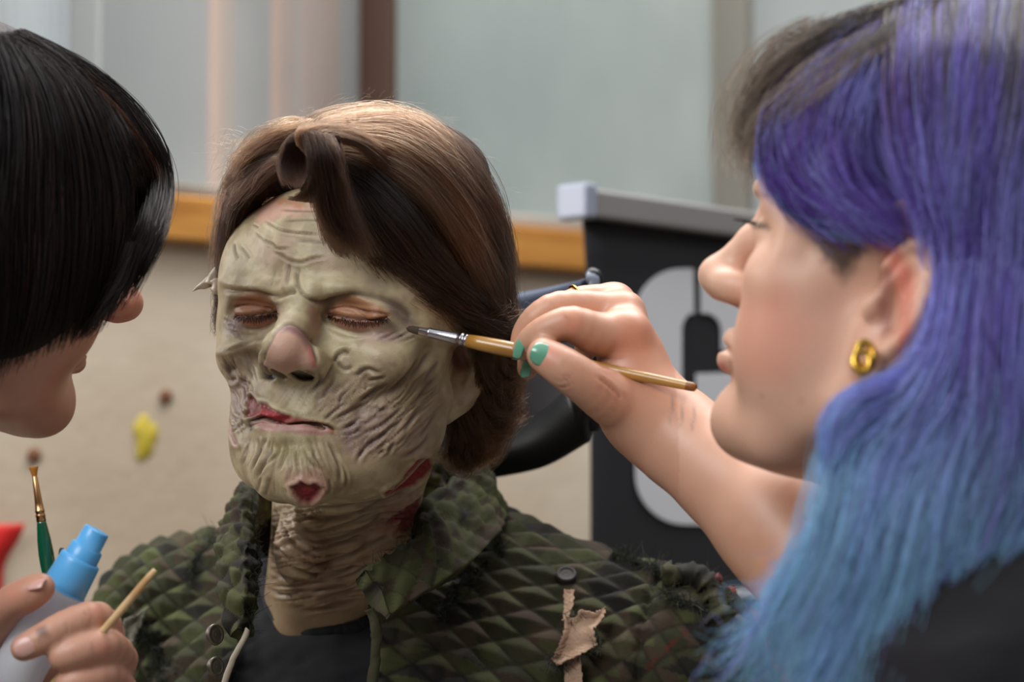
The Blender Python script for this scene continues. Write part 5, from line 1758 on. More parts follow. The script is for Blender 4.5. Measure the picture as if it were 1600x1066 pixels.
kid(br, 'handle_tip', lathe(BT + bd_ * s(1073), BE, [(s(1073 + a) - s(1073), r) for a, r in ((0, .0026), (8, .0026), (13, .0023), (15, .0012), (15.4, 0))], 24), M_dbrown)
# ================================================================ the dark-haired person at the left who holds the bottle
HR = rot_of(-124, -15, 0)
HO = P(219, 482, 1.42) - HR @ np.array([0, -.1257, -.013])


def to_hlp(p): return (p - HO) @ HR
def from_hlp(q): return np.asarray(q, float) @ HR.T + HO


hk = dict(skull_w=.073, skull=(.012, .044, .092, .072), cheek=1.0, tip=(0, -.1145, -.013), tip_r=.0112, wing_w=.0148, chin=(0, -.079, -.083), lip_w=.024)
HD = 1.315     # distance of the hand that holds the bottle
HF = {
    'thumb': ([(-40, 1050, 1.338), (-16, 985, 1.322), (16, 945, 1.305), (44, 929, 1.297), (64, 918, 1.294)], [.0140, .0112, .0096, .0092, .0076]),
    'index': ([(120, 1060, 1.352), (166, 1000, 1.336), (150, 966, 1.306), (104, 978, 1.293), (62, 1000, 1.288), (37, 1013, 1.288)], [.0110, .0098, .0090, .0084, .0078, .0070]),
    'middle': ([(125, 1090, 1.352), (186, 1040, 1.336), (168, 1010, 1.303), (128, 1016, 1.291), (98, 1026, 1.289)], [.0110, .0098, .0090, .0086, .0078]),
    'ring': ([(120, 1120, 1.350), (186, 1086, 1.334), (166, 1056, 1.304), (132, 1062, 1.294), (108, 1070, 1.292)], [.0105, .0094, .0088, .0082, .0074]),
    'pinky': ([(110, 1150, 1.350), (170, 1128, 1.334), (158, 1104, 1.306), (130, 1110, 1.298), (112, 1116, 1.296)], [.0095, .0084, .0076, .0070, .0064]),
}
HP_ = {k: PP(spline(np.array(v[0], float), 14)) for k, v in HF.items()}
HQ_ = {k: spline(np.array(v[1], float)[:, None], 14)[:, 0] for k, v in HF.items()}
HWR = P(-30, 1190, 1.37)


def hand_hlp(p):
    d = None
    for k in ('index', 'middle', 'ring', 'pinky'):
        e = cap(p, HWR, HP_[k][0], .019, .0125)
        d = e if d is None else smin(d, e, .012)
    d = smin(d, cap(p, HWR, HP_['thumb'][0], .020, .0150), .015)
    d = smin(d, cap(p, HP_['thumb'][0], HP_['index'][0], .014, .012), .014)
    for k in HP_:
        d = smin(d, chain(p, HP_[k], HQ_[k], .0012), .0035 if k != 'thumb' else .005)
    return d


HARM = [P(-420, 980, 1.24), P(-330, 1420, 1.24), HWR]


def helper_field(p):
    q = to_hlp(p)
    d = head_field(q, hk)
    s_ = np.stack([np.abs(q[:, 0]), q[:, 1], q[:, 2]], 1)
    d = smin(d, ell(s_, (.040, -.046, -.034), (.030, .036, .036)), .02)
    d = smin(d, ell(q, (0, -.045, -.080), (.040, .040, .022)), .02)
    n1 = P(-330, 860, 1.38)
    d = smin(d, cap(p, from_hlp((0, .02, -.03)), n1, .052, .056), .02)
    d = smin(d, cap(p, P(-420, 980, 1.24), P(-330, 960, 1.52), .060, .060), .05)
    d = smin(d, ell(p, P(-280, 1330, 1.35), (.11, .17, .20)), .05)
    d = smin(d, cap(p, HARM[0], HARM[1], .050, .040), .03)
    d = smin(d, cap(p, HARM[1], HARM[2], .040, .022), .015)
    d = smin(d, hand_hlp(p), .012)
    return d


HH = .0026 if 'hashlib' in globals() else .0018
hlo = np.array([P(-640, 0, 1.3)[0], 1.0, P(0, 1500, 1.3)[2]])
hhi = np.array([P(290, 0, 1.3)[0], 1.62, HO[2] + .17])
hv_, hq_ = surface(helper_field, hlo, hhi, HH)
B = Sculpt(hv_, hq_, srgb(196, 146, 122))
ib_ = np.arange(len(hv_))
B.blend(ib_, smooth(.5, .75, fbm3(hv_, 30, 5, 3)) * .3, srgb(178, 112, 92))
B.blend(ib_, smooth(.5, .8, fbm3(hv_, 80, 8, 3)) * .2, srgb(206, 164, 140))
B.region = hv_[:, 2] > P(0, 800, 1.3)[2]
B.patch([(150, 500), (215, 450), (222, 490), (170, 535)], srgb(206, 130, 116), .6, 14)
B.region = hv_[:, 2] < P(0, 850, 1.3)[2]
B.patch([(56, 984), (72, 980), (76, 994), (62, 1000)], srgb(86, 66, 56), .75, 6, nz=6)
for x, y, r in ((150, 956, 12), (160, 1010, 12), (20, 930, 12), (60, 918, 10)):
    B.bump([(x, y)], .1, r, srgb(208, 130, 108), .5)
for pts in ([(135, 948), (142, 962), (140, 978)], [(130, 952), (136, 964)], [(100, 968), (104, 982), (102, 992)], [(140, 1000), (146, 1016), (144, 1030)], [(112, 1012), (116, 1026)], [(40, 915), (44, 930), (40, 945)]):
    B.fold(pts, .22, 1.8, .5, srgb(136, 84, 66), .4)
B.region = np.ones(len(hv_), bool)
hv_ = B.apply()
M_skinB = skin_material('light_skin', ((1200, .16, .0004),), .45, .15)
helper = meshobj('person', hv_, hq_, M_skinB, None, B.c)
tag(helper, 'person with short dark bob leaning in at the left, holding a bottle and brushes', 'person')
M_nail = mat('bare_nail', srgb(206, 158, 146), .3, spec=.5)
p, n = on_field(hand_hlp, 38, 1011, 1.24, 1.34)
nail('fingernail', p + n * .0003, P(24, 1018, 1.29) - P(60, 1002, 1.29), n, .0058, .0050, M_nail, helper, bulge=.0014)
p, n = on_field(hand_hlp, 56, 910, 1.24, 1.34)
nail('fingernail', p - n * .0002, P(72, 912, 1.29) - P(40, 918, 1.295), n + [0, 0, .9], .0052, .0044, M_nail, helper, bulge=.0014)

# ---- bob haircut


def hairB_field(p):
    q = to_hlp(p)
    d = ell(q, (0, .012, .042), (.081, .101, .080))
    s_ = np.stack([np.abs(q[:, 0]), q[:, 1], q[:, 2]], 1)
    d = smin(d, ell(s_, (.060, -.010, .000), (.030, .068, .075)), .02)
    d = smin(d, ell(q, (0, -.058, .048), (.060, .040, .045)), .02)
    d = smax(d, -ell(q, (0, -.110, -.045), (.075, .070, .068)), .008)
    return d


hvb, hqb = surface(lambda p: hairB_field(p) + .003, HO - [.17, .2, .17], HO + [.17, .2, .2], .004)
M_baseB = mat('near_black_hair_mass', srgb(26, 20, 18), .6, spec=.3)
hair_grain(M_baseB, srgb(18, 13, 12), srgb(42, 31, 26))
hairB = meshobj('hair', hvb, hqb, M_baseB, helper); hairB['label'] = 'smooth dark brown bob'
M_hairB = mat('dark_hair', rough=.38, spec=.25, vcol=True)
HB_ = Hair(12)
K1, K2, K3 = np.array(srgb(24, 17, 15)), np.array(srgb(38, 26, 21)), np.array(srgb(92, 60, 40))
gb = np.random.default_rng(5)


def sweepB(paths, per, n, r, cols, lift=.004, jit=6, seed=0, colB=None):
    S_ = [spline(np.array(p, float), 7) for p in paths]
    for i in range(len(S_) - 1):
        for j in range(per):
            f = (j + gb.uniform(.05, .95)) / per
            c = S_[i] * (1 - f) + S_[i + 1] * f + np.cumsum(gb.normal(0, jit * .2, (7, 2)), 0)
            gd = np.array([P(x, y, hit(x, y, hairB_field, 1.1, 1.6, 160) - lift * gb.uniform(.3, 1.4)) for x, y in c])
            HB_.lock(gd, n, r, r, r * .8, cols[gb.integers(len(cols))], .22, rad=.00015, wav=.001, seed=seed * 50 + j, colB=None if colB is None else colB[gb.integers(len(colB))])


sweepB([[(-60, 70), (-70, 200), (-80, 350), (-60, 500), (-40, 620)], [(-20, 66), (10, 180), (0, 340), (0, 470), (-20, 590)], [(0, 66), (60, 170), (70, 320), (65, 450), (40, 560)],
        [(10, 66), (95, 150), (130, 290), (130, 420), (105, 530)], [(20, 68), (120, 130), (185, 260), (190, 380), (150, 500)], [(30, 70), (140, 130), (225, 240), (235, 350), (178, 470)],
        [(30, 70), (150, 128), (235, 220), (250, 320), (200, 450)]], 11, 60, .009, [K1, K1, K2], seed=1)
sweepB([[(0, 68), (90, 100), (180, 160), (235, 240), (252, 320)], [(0, 72), (80, 112), (165, 180), (222, 260), (244, 340)]], 10, 46, .006, [K3, K2, K3, K3 * 1.3], seed=2, lift=.007)  # lighter brown locks along the top outline, rim light put into the colour
for k in range(16):
    gd = np.array([P(x, y, hit(x, y, hairB_field, 1.1, 1.6, 160) - .005) for x, y in ((150 + 6 * k, 190 + 8 * k), (185 + 4 * k, 260 + 5 * k), (205 + 2.5 * k, 330 + 2 * k), (200 + 2 * k, 395), (175 + k, 450))])
    HB_.lock(gd, 40, .007, .008, .005, [K1, K2][k % 2], .22, rad=.00015, wav=.001, seed=95 + k)
for k in range(8):
    gd = np.array([P(x, y, 1.33 - .02 * (1 - k / 8)) for x, y in ((215 - 4 * k, 380), (195 - 5 * k, 440), (165 - 4 * k, 490), (140 - 5 * k, 525 + k))])
    HB_.lock(gd, 24, .004, .005, .003, K1, .2, rad=.00014, wav=.001, seed=90 + k)
hob = HB_.build('hair_strands', M_hairB, hairB); hob['kind'] = 'stuff'


def shirtB_field(p):
    d = cap(p, P(-420, 980, 1.24), P(-330, 960, 1.52), .068, .068)
    d = smin(d, ell(p, P(-280, 1330, 1.35), (.12, .18, .21)), .05)
    d = smin(d, cap(p, HARM[0], HARM[0] + (HARM[1] - HARM[0]) * .6, .060, .055), .03)
    d = smax(d, -cap(p, HO, P(-330, 880, 1.38), .060, .064), .01)
    return d


svb, sqb = surface(shirtB_field, hlo + [0, -.08, .01], [hhi[0], 1.68, HO[2] - .08], .006)
meshobj('t_shirt', svb, sqb, M_teeA, helper)

# ================================================================ what that hand holds
# spray bottle
C0, C1 = P(152, 828, 1.322), P(22, 1060, 1.318)
bdv = (C1 - C0) / np.linalg.norm(C1 - C0)
sp_ = empty('spray_bottle', tuple(C1), 'small white plastic bottle with a stepped bright blue cap, held in the left hand', 'bottle')
M_blue = mat('blue_plastic', srgb(92, 172, 228), .32, spec=.5, sss=.1, sss_s=.002)
M_milk = mat('milky_plastic', srgb(232, 233, 238), .35, spec=.4, sss=1.0, sss_r=(1, .97, .95), sss_s=.02)
k_ = 1.32 / F                                   # metres per photo pixel at the bottle
def prof(lst): return [(a * k_, b * k_) for a, b in lst]
_t = M_milk.node_tree; _p = _t.nodes['Principled BSDF']; _tl = _t.nodes.new('ShaderNodeBsdfTranslucent'); _mx = _t.nodes.new('ShaderNodeMixShader')
_tl.inputs['Color'].default_value = (.85, .86, .92, 1); _mx.inputs[0].default_value = .45
_t.links.new(_p.outputs[0], _mx.inputs[1]); _t.links.new(_tl.outputs[0], _mx.inputs[2]); _t.links.new(_mx.outputs[0], _t.nodes['Material Output'].inputs[0])
kid(sp_, 'cap', lathe(C0, C1, prof([(0, 0), (0, 18), (1.2, 20), (3, 20.6), (30, 21.6), (30.6, 24.5), (32, 26), (50, 27), (51, 27), (51.6, 31), (53, 32.6), (58, 33.2), (106, 35.6), (107, 35), (107, 20)]), 64), M_blue)
kid(sp_, 'body', lathe(C0, C1, prof([(104, 0), (104, 24), (107, 34), (109, 38.0), (114, 39.6), (122, 40), (270, 41.5), (282, 40.5), (288, 37), (290, 30), (290, 0)]), 64), M_milk)
cr_ = lathe(C0, C1, prof([(106.2, 30), (106.2, 36.4), (108.4, 36.8), (108.4, 30)]), 64)
kid(sp_, 'collar_ring', cr_, M_blue)


def brush_at(name, label, pts_, parts):
    a, b = pts_
    e = empty(name, tuple((a + b) / 2), label, 'brush', )
    d = (b - a) / np.linalg.norm(b - a); k = np.linalg.norm(a - EYE) / F
    for nm, t0, prof_, m in parts:
        kid(e, nm, lathe(a + d * t0 * k, b, [(x * k, r * k) for x, r in prof_], 28), m)
    return e


M_orange = mat('orange_bristle', srgb(206, 134, 48), .6, bump=(2500, .6, .001))
M_copper = mat('copper_ferrule', srgb(206, 160, 110), .28, metal=1)
M_green = mat('green_lacquer', srgb(14, 84, 58), .18, spec=.6, **{'Coat Weight': .7})
brush_at('makeup_brush', 'green handled brush with flared orange bristles and copper ferrule, standing behind the bottle', (P(52, 729, 1.348), P(86, 960, 1.352)),
         [('bristles', 0, [(0, 0), (0, 6.5), (1, 7.2), (3, 7), (9, 5.2), (16, 3.6), (18, 3.4), (18, 0)], M_orange),
          ('ferrule', 15, [(0, 3.4), (.5, 3.9), (40, 6), (52, 6.8), (52.5, 7.4), (55, 7.4), (56, 6.9), (59, 6.9), (60, 7.6), (63, 7.6), (64, 7.1), (70, 7.4), (70, 0)], M_copper),
          ('handle', 84, [(0, 0), (0, 6.8), (4, 7.4), (30, 10.6), (52, 11.9), (70, 11.4), (100, 9), (140, 6), (150, 5), (151, 0)], M_green)])
M_brass = mat('brass_ferrule', srgb(170, 134, 84), .35, metal=1)
brush_at('makeup_brush', 'tiny brush with a dark worn tip half hidden behind the blue cap', (P(97, 856, 1.350), P(84, 975, 1.352)),
         [('bristles', 0, [(0, 0), (.5, 3), (4, 4.4), (10, 4.6), (12, 4.2), (12, 0)], M_brist),
          ('ferrule', 11, [(0, 4.0), (1, 4.4), (24, 4.6), (25, 5), (40, 5), (40, 0)], M_brass),
          ('handle', 50, [(0, 0), (0, 4.6), (30, 5.4), (66, 4.6), (68, 0)], M_green)])
# wooden stick
M_stick = mat('pale_wood', srgb(208, 172, 122), .6); noisemix(M_stick, srgb(190, 148, 98), srgb(222, 190, 142), 60, 4, .3, .7)
ST = spline(PP([(242, 891, 1.290), (163, 984, 1.2945), (86, 1066, 1.299), (30, 1126, 1.303)]), 24)
V, Q = tube(ST, np.array([.0014, .0019] + [.0021] * 21 + [.0019]), 18)
tag(meshobj('wooden_stick', V, Q, M_stick), 'pale thin wooden stick poking up between the fingers at the left', 'stick')

# ================================================================ make-up chair behind the sitter
ch = empty('makeup_chair', tuple(P(640, 900, 1.74) * [1, 1, 0]), 'black chair with a curved mesh headrest behind the green-faced person', 'chair')
M_mesh = mat('grey_mesh', srgb(74, 72, 74), .85, spec=.2, bump=(1400, .7, .002))
M_navy = mat('blue_grey_pad', srgb(62, 72, 92), .55, spec=.3, bump=(1200, .3, .001))
M_bk = mat('black_plastic', srgb(14, 14, 16), .45, spec=.4)
M_lt = mat('pale_edge', srgb(150, 158, 176), .35)


def grid_surface(top, bot, nu, nv, bow=0.0):
    T = spline(top, nu); Bm = spline(bot, nu)
    f = np.linspace(0, 1, nv)
    V = []
    for i in range(nu):
        for a in f:
            p = T[i] * (1 - a) + Bm[i] * a
            V.append(p + np.array([0, bow * math.sin(a * math.pi), 0]))
    Q = np.array([[i * nv + j, i * nv + j + 1, (i + 1) * nv + j + 1, (i + 1) * nv + j] for i in range(nu - 1) for j in range(nv - 1)])
    return np.array(V), Q


def chp(name, VQ, m, th=None, sm=True):
    o = kid(ch, name, VQ, m, sm)
    if th:
        s = o.modifiers.new('thick', 'SOLIDIFY'); s.thickness = th; s.offset = 0
    return o


tp_ = PP([(380, 470, 1.66), (480, 490, 1.71), (640, 486, 1.73), (780, 468, 1.70), (865, 450, 1.655), (922, 434, 1.61)])
md_ = PP([(385, 540, 1.66), (480, 560, 1.715), (640, 560, 1.74), (790, 552, 1.71), (865, 540, 1.665), (918, 520, 1.62)])
lw_ = PP([(400, 680, 1.66), (480, 700, 1.71), (640, 705, 1.735), (760, 690, 1.705), (850, 660, 1.665), (908, 610, 1.62)])
chp('headrest_pad', grid_surface(tp_, md_, 50, 14, .006), M_navy, .012)
chp('headrest_mesh', grid_surface(md_, lw_, 50, 14, .004), M_mesh, .006)
lw2 = PP([(410, 735, 1.655), (480, 752, 1.70), (640, 760, 1.725), (740, 738, 1.70), (850, 716, 1.66), (926, 672, 1.62)])
chp('headrest_frame', grid_surface(lw_ + [0, -.004, .0], lw2, 50, 10, -.010), M_bk, .020)
chp('headrest_rim', tube(spline(np.vstack([tp_[::-1][:1] * 1.0, PP([(929, 436, 1.608), (930, 500, 1.612), (922, 600, 1.616), (926, 672, 1.62)])]), 40), .0055, 14), M_bk)
chp('headrest_edge', tube(spline(PP([(919, 433, 1.607), (926, 434, 1.606), (929, 440, 1.606), (928, 470, 1.608)]), 16), .0042, 12), M_lt)
post_t, post_b = P(640, 720, 1.745), P(640, 1000, 1.80)
chp('headrest_post', tube([post_t, post_b], [.014] * 2, 16), M_bk)
bt_ = PP([(440, 960, 1.78), (640, 940, 1.82), (840, 960, 1.78)]); bb_ = bt_ * [1, 1, 0] + [0, -.02, .50]
chp('backrest', grid_surface(bt_, bb_, 30, 20, .02), M_bk, .03)
cx, cy = bt_[:, 0].mean(), bt_[:, 1].mean()
V, Q = box((cx - .24, cy - .50, .44), (cx + .24, cy - .02, .50)); o = chp('seat', (V, Q[:, ::-1] if False else Q), M_bk, None, False); bevel(o, .02, 3)
chp('gas_column', tube([(cx, cy - .26, .10), (cx, cy - .26, .45)], [.03, .025], 16), M_bk)
for k in range(5):
    a = k * 2 * math.pi / 5
    chp('foot', tube([(cx, cy - .26, .11), (cx + .28 * math.cos(a), cy - .26 + .28 * math.sin(a), .03)], [.025, .016], 12), M_bk)
# ================================================================ the room behind
WA, WB = P(240, 340, 2.40), P(850, 390, 2.70)
wd = (WB - WA); wd[2] = 0; wd /= np.linalg.norm(wd)
wn = np.array([wd[1], -wd[0], 0])                 # towards the camera side
ZR = WA[2]                                         # height of the rail


def onwall(px, py):
    """wall coordinates (s along, z) of the pixel"""
    d = P(px, py, 1.0) - EYE
    t = ((WA - EYE) @ wn) / (d @ wn)
    q = EYE + d * t
    return (q - WA) @ wd, q[2]


def wpt(s, z, out=0.0):
    q = WA + wd * s + wn * out
    return np.array([q[0], q[1], z])


def wbox(name, s0, s1, z0, z1, o0, o1, m, parent=None, bev=.003):
    V, Q = box((s0, o0, z0), (s1, o1, z1))
    V = np.array([wpt(a, c, b) for a, b, c in V])
    o = meshobj(name, V, Q[:, ::-1], m, parent, smooth_=False)
    if bev: bevel(o, bev)
    return o


M_plaster = mat('plaster', srgb(190, 174, 152), .85, spec=.2, bump=(60, .25, .004))
noisemix(M_plaster, srgb(190, 171, 148), srgb(218, 204, 184), 3.2, 6, .35, .68)
M_oak = mat('ochre_wood', srgb(190, 130, 60), .55, spec=.3)
noisemix(M_oak, srgb(150, 92, 36), srgb(204, 146, 72), 5, 5, .3, .7, sx=(1, 1, 8))
M_ledge = mat('weathered_ledge', srgb(150, 138, 122), .7)
noisemix(M_ledge, srgb(118, 108, 98), srgb(180, 172, 160), 7, 5, .35, .65)
M_post = mat('dark_wood', srgb(70, 46, 34), .6)
M_batten = mat('brown_batten', srgb(206, 130, 66), .7)
M_grey = mat('grey_metal', srgb(120, 116, 108), .5)
M_lgrey = mat('pale_grey_metal', srgb(178, 180, 178), .5)


def glass(name, c1, c2, sc, clear=.25, rib=0):
    m = bpy.data.materials.new(name); m.use_nodes = True
    nt = m.node_tree; b = nt.nodes['Principled BSDF']; out = nt.nodes['Material Output']
    b.inputs['Roughness'].default_value = .35; b.inputs['Specular IOR Level'].default_value = .4
    noisemix(m, c1, c2, sc, 6, .3, .7, sx=(1, 1, .6))
    tl = nt.nodes.new('ShaderNodeBsdfTranslucent'); tl.inputs['Color'].default_value = (.75, .8, .8, 1)
    tr = nt.nodes.new('ShaderNodeBsdfTransparent')
    a = nt.nodes.new('ShaderNodeMixShader'); a.inputs[0].default_value = .35
    c = nt.nodes.new('ShaderNodeMixShader'); c.inputs[0].default_value = clear
    nt.links.new(b.outputs[0], a.inputs[1]); nt.links.new(tl.outputs[0], a.inputs[2])
    nt.links.new(a.outputs[0], c.inputs[1]); nt.links.new(tr.outputs[0], c.inputs[2])
    nt.links.new(c.outputs[0], out.inputs[0])
    return m


sR = lambda px, py=340: onwall(px, py)[0]
zL = lambda py: onwall(240, py)[1]
S0, S1 = sR(-500), sR(2300)
z_rail0, z_rail1 = zL(376), zL(306)
z_led1 = zL(284)
z_top = zL(-420)
# lower wall, rail, ledge
wall = wbox('wall_back', S0, S1, 0, z_rail0 + .004, -.12, 0, M_plaster, bev=0); wall['kind'] = 'structure'
rail = wbox('trim_1', S0, S1, z_rail0, z_rail1, -.10, .022, M_oak); rail['kind'] = 'structure'
led = wbox('trim_2', S0, S1, z_rail1, z_led1, -.10, .012, M_ledge); led['kind'] = 'structure'
floor_m = mat('concrete', srgb(120, 112, 102), .9, bump=(30, .3, .01)); noisemix(floor_m, srgb(104, 98, 90), srgb(138, 130, 120), 3)
V = np.array([[-3, -1.5, 0], [4, -1.5, 0], [4, 5.5, 0], [-3, 5.5, 0]], float)
fl = meshobj('floor', V, np.array([[0, 1, 2, 3]]), floor_m, smooth_=False); fl['kind'] = 'structure'

# windows: dirty frosted panes between dark posts
G1 = glass('frosted_glass_left', srgb(150, 156, 158), srgb(196, 198, 196), 4, .5)
G2 = glass('frosted_glass_middle', srgb(150, 162, 160), srgb(200, 206, 202), 3.5, .18)
G3 = glass('frosted_glass_right', srgb(190, 196, 196), srgb(222, 226, 226), 3, .2)
GR = glass('ribbed_glass', srgb(222, 228, 232), srgb(244, 247, 250), 6, .2)
posts = [(-60, 14), (146, 7), (605, 13), (1160, 20), (1560, 20)]
edges = [S0] + [sR(p[0], 100) for p in posts] + [S1]
mats = [GR, GR, G1, G2, G3, G3]
for i in range(len(edges) - 1):
    w_ = wbox('window_%d' % (i + 1), edges[i] + .006, edges[i + 1] - .006, z_led1, z_top, -.05, -.044, mats[i], bev=0)
    w_['kind'] = 'structure'
    if mats[i] is GR:
        # vertical ribs pressed into the sheet
        n = int((edges[i + 1] - edges[i]) / .011)
        if n < 200:
            parts = []
            for k in range(n):
                s0 = edges[i] + .006 + (k + .5) * .011
                parts.append(tube([wpt(s0, z_led1, -.046), wpt(s0, z_top, -.046)], [.0042] * 2, 8, caps=False))
            v_, q_ = join(*parts)
            rb = meshobj('rib_sheet', v_, q_, GR, w_)
for i, (px, wpx) in enumerate(posts):
    s = sR(px, 100); hw = wpx / F * 2.6 / 2 * 1.2
    z0 = zL(175) if px == 605 else z_led1
    t_ = wbox('trim_%d' % (i + 3), s - hw, s + hw, z_led1, z_top, -.055, .012, M_grey if px >= 1000 else M_lgrey if px == 146 else M_post)
    t_['kind'] = 'structure'
# timber seen dimly through the left pane
for k, (px, wpx) in enumerate([(402, 26), (500, 26), (558, 52)]):
    s = sR(px, 100); hw = wpx / F * 2.6 / 2
    b = wbox('wooden_batten', s - hw, s + hw, z_led1 - .1, z_top, -.085, -.06, M_batten)
    tag(b, ['narrow brown batten behind the left window pane', 'brown batten behind the pane, middle of three', 'wide brown board behind the pane beside the dark post'][k], 'batten', 'battens behind the left pane')
# yellow paint dab on the wall
M_yel = mat('yellow_paint', srgb(200, 178, 60), .6)
th = np.linspace(0, 2 * np.pi, 40, endpoint=False)
cs, cz = onwall(226, 683)
rad = 1 + .12 * np.sin(3 * th + 1) + .10 * np.sin(5 * th) + .06 * np.sin(9 * th + 2)
ring = np.stack([cs + np.cos(th) * rad * .0125, cz + np.sin(th) * rad * .0225], 1)
V = np.array([wpt(a, b, .0006) for a, b in ring] + [wpt(cs + (a - cs) * .8, cz + (b - cz) * .8, .003) for a, b in ring] + [wpt(cs, cz, .0035)])
n = 40; j = np.arange(n); jn = (j + 1) % n
Q = np.concatenate([np.stack([j, jn, n + jn, n + j], 1), np.stack([np.full(20, 80), 40 + np.arange(0, 40, 2), 40 + (np.arange(0, 40, 2) + 1) % 40, 40 + (np.arange(0, 40, 2) + 2) % 40], 1)])
yd = meshobj('paint_dab', V, Q, M_yel); tag(yd, 'small yellow dab of paint on the beige wall', 'paint')
# rusty nail marks
M_rust = mat('rust', srgb(120, 78, 52), .8)
for k, (px, py) in enumerate([(52, 712), (258, 620)]):
    a, b = onwall(px, py)
    V, Q = lathe(wpt(a, b, 0), wpt(a, b, .01), [(0, .003), (.002, .0075), (.004, .006), (.0045, 0)], 16)
    tag(meshobj('nail_head', V, Q, M_rust), ['rusty nail head low on the wall at the left above the green brush', 'rusty nail head on the wall above the yellow paint dab'][k], 'nail')

# ---------------------------------------------------------------- roll-up banner
BA, BB = P(907, 300, 2.05), P(1150, 335, 2.05 * 490 / 455.0)
bd = BB - BA; bd[2] = 0; bd /= np.linalg.norm(bd)
bn = np.array([bd[1], -bd[0], 0])


def onban(px, py):
    d = P(px, py, 1.0) - EYE
    t = ((BA - EYE) @ bn) / (d @ bn)
    q = EYE + d * t
    return (q - BA) @ bd, q[2]


def bpt(s, z, out=0.0):
    q = BA + bd * s + bn * out
    return np.array([q[0], q[1], z])


ban = empty('roll_up_banner', bpt(.3, 0), 'black roll-up banner with a big white letter and a silver top bar', 'banner')
ban_inv = Matrix.Translation(-ban.location)


def bchild(name, V, Q, m, parent=ban, sm=False, bev=0):
    o = meshobj(name, V, Q, m, None, smooth_=sm)
    o.parent = parent
    if parent == ban: o.matrix_parent_inverse = ban_inv
    else: o.matrix_parent_inverse = Matrix.Identity(4)
    if bev: bevel(o, bev)
    return o


M_black = mat('banner_black', srgb(42, 41, 44), .55, spec=.3)
M_white = mat('banner_white', srgb(214, 214, 218), .55)
M_red = mat('banner_red', srgb(206, 40, 34), .55)
M_silver = mat('brushed_aluminium', srgb(196, 192, 190), .38, metal=.75)
M_cap = mat('bar_end_grey', srgb(150, 156, 172), .4)
bw = .80
zt = BA[2] - .02
rows = np.linspace(zt, .08, 40); cols = np.linspace(0, bw, 30)
V = []
for z in rows:
    h = (zt - z)
    inset = .004 + .010 * min(1, h / .10)
    for c in cols:
        V.append(bpt(inset + c * (1 - 2 * inset / bw), z, .0008 * math.sin(c * 6) * min(1, h * 3)))
V = np.array(V); nC = len(cols)
Q = np.array([[r * nC + c, r * nC + c + 1, (r + 1) * nC + c + 1, (r + 1) * nC + c] for r in range(len(rows) - 1) for c in range(nC - 1)])
sheet = bchild('printed_sheet', V, Q[:, ::-1], M_black, sm=True)
sol = sheet.modifiers.new('thick', 'SOLIDIFY'); sol.thickness = .002; sol.offset = -1


def bbox_(name, s0, s1, z0, z1, o0, o1, m, parent=ban, bev=.003):
    V, Q = box((s0, o0, z0), (s1, o1, z1))
    return bchild(name, np.array([bpt(a, c, b) for a, b, c in V]), Q[:, ::-1], m, parent, bev=bev)


bbox_('top_bar', .0, bw, BA[2] - .022, BA[2] + .002, -.014, .014, M_silver)
bbox_('bar_end', -.012, .003, BA[2] - .024, BA[2] + .006, -.017, .017, M_cap)
bbox_('bar_end', bw - .003, bw + .012, BA[2] - .024, BA[2] + .006, -.017, .017, M_cap)
bbox_('base_case', -.01, bw + .01, .0, .09, -.05, .05, M_silver)
V, Q = tube([bpt(bw / 2, .06, -.045), bpt(bw / 2, BA[2] - .01, -.02)], [.009] * 2, 12)
bchild('support_pole', V, Q, M_silver, sm=True)


def flat_shape(name, outlines, m, out=.0022, th=.0008):
    """filled 2-D outlines (s, z) on the banner, with holes, slightly raised print"""
    cu = bpy.data.curves.new(name, 'CURVE'); cu.dimensions = '2D'; cu.fill_mode = 'BOTH'; cu.extrude = th / 2
    for ol in outlines:
        sp = cu.splines.new('POLY'); sp.points.add(len(ol) - 1); sp.use_cyclic_u = True
        for p_, (a, b) in zip(sp.points, ol): p_.co = (a, b, 0, 1)
    tmp = bpy.data.objects.new(name, cu); COL.objects.link(tmp)
    dg = bpy.context.evaluated_depsgraph_get()
    me = bpy.data.meshes.new_from_object(tmp.evaluated_get(dg))
    bpy.data.objects.remove(tmp)
    for v in me.vertices:
        a, b, c = v.co
        v.co = bpt(a, b, out + c)
    me.materials.clear(); me.materials.append(m)
    o = bpy.data.objects.new(name, me); link(o, ban); o.matrix_parent_inverse = ban_inv
    return o


def B2(pts): return [onban(*p) for p in pts]


# the letter: rounded white block with a slit from the top and a rounded counter
def arc(cx, cy, rx, ry, a0, a1, n=14):
    return [(cx + rx * math.cos(math.radians(a)), cy - ry * math.sin(math.radians(a))) for a in np.linspace(a0, a1, n)]


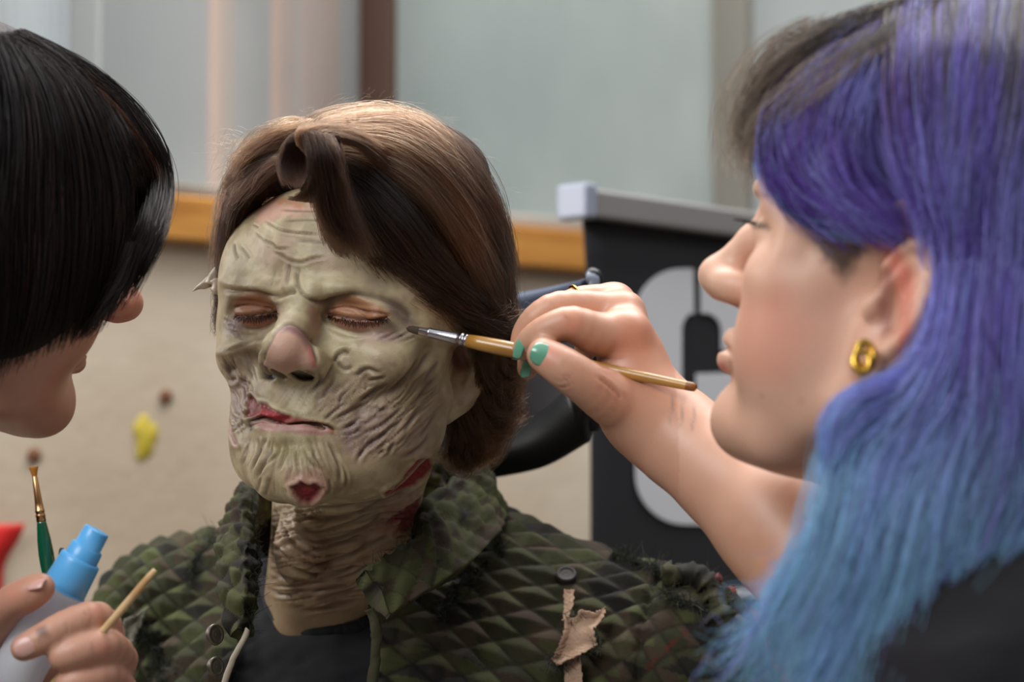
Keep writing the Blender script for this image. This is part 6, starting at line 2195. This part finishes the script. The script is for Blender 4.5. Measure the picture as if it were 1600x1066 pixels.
outer = arc(1062, 492, 72, 72, 180, 90) + [(1080, 420), (1081, 492)] + arc(1092, 515, 30, 30, 110, 180, 8) + [(1062, 730)] + arc(1092, 730, 30, 32, 180, 300, 10) + [(1122, 740), (1124, 654), (1086, 650), (1085, 584), (1200, 580), (1205, 745)] + arc(1130, 745, 78, 76, 0, -90, 12) + arc(1068, 742, 78, 78, 270, 180, 14)
flat_shape('printed_letter', [B2(outer)], M_white)
outer2 = [(1092, 420)] + arc(1125, 495, 75, 75, 90, 0, 12) + [(1200, 545), (1124, 548)] + arc(1096, 517, 28, 28, 0, 100, 8) + [(1092, 490)]
flat_shape('printed_letter', [B2(outer2)], M_white)
flat_shape('printed_line', [B2([(1020, 921), (1420, 915), (1420, 929), (1020, 935)])], M_white)
flat_shape('red_band', [B2([(925, 958), (1420, 952), (1420, 1060), (925, 1066)])], M_red)


def text_on_banner(s, px, py, hpx, m):
    cu = bpy.data.curves.new('printed_word', 'FONT'); cu.body = s; cu.extrude = .0004; cu.offset = 0
    a0, z0 = onban(px, py); a1, z1 = onban(px, py - hpx)
    cu.size = (z1 - z0) * 1.4
    tmp = bpy.data.objects.new('t', cu); COL.objects.link(tmp)
    dg = bpy.context.evaluated_depsgraph_get()
    me = bpy.data.meshes.new_from_object(tmp.evaluated_get(dg)); bpy.data.objects.remove(tmp)
    for v in me.vertices:
        a, b, c = v.co
        v.co = bpt(a0 + a, z0 + b, .0036 + c)
    me.materials.clear(); me.materials.append(m)
    o = bpy.data.objects.new('printed_word', me); link(o, ban); o.matrix_parent_inverse = ban_inv


text_on_banner('PRO', 1145, 1032, 56, M_white)

# red cloth edge at the far left, hanging on the wall side
M_redc = mat('red_cloth', srgb(205, 28, 26), .7)
rows = np.linspace(0, 1, 14); cols_ = np.linspace(0, 1, 14)
V = []
for r in rows:
    for c in cols_:
        a, b = onwall(-150 + (158 + 20 * (1 - r) ** 2 - 14 * r + 3 * math.sin(r * 9)) * c, 818 + 8 * (1 - c) + 120 * r)
        V.append(wpt(a, b, .010 + .006 * math.sin(c * 9 + r * 3)))
V = np.array(V)
Q = np.array([[r * 14 + c, r * 14 + c + 1, (r + 1) * 14 + c + 1, (r + 1) * 14 + c] for r in range(13) for c in range(13)])
rc = meshobj('red_flag', V, Q, M_redc); tag(rc, 'bright red cloth at the left edge, hung on the beige wall', 'flag')
rc.modifiers.new('thick', 'SOLIDIFY').thickness = .002
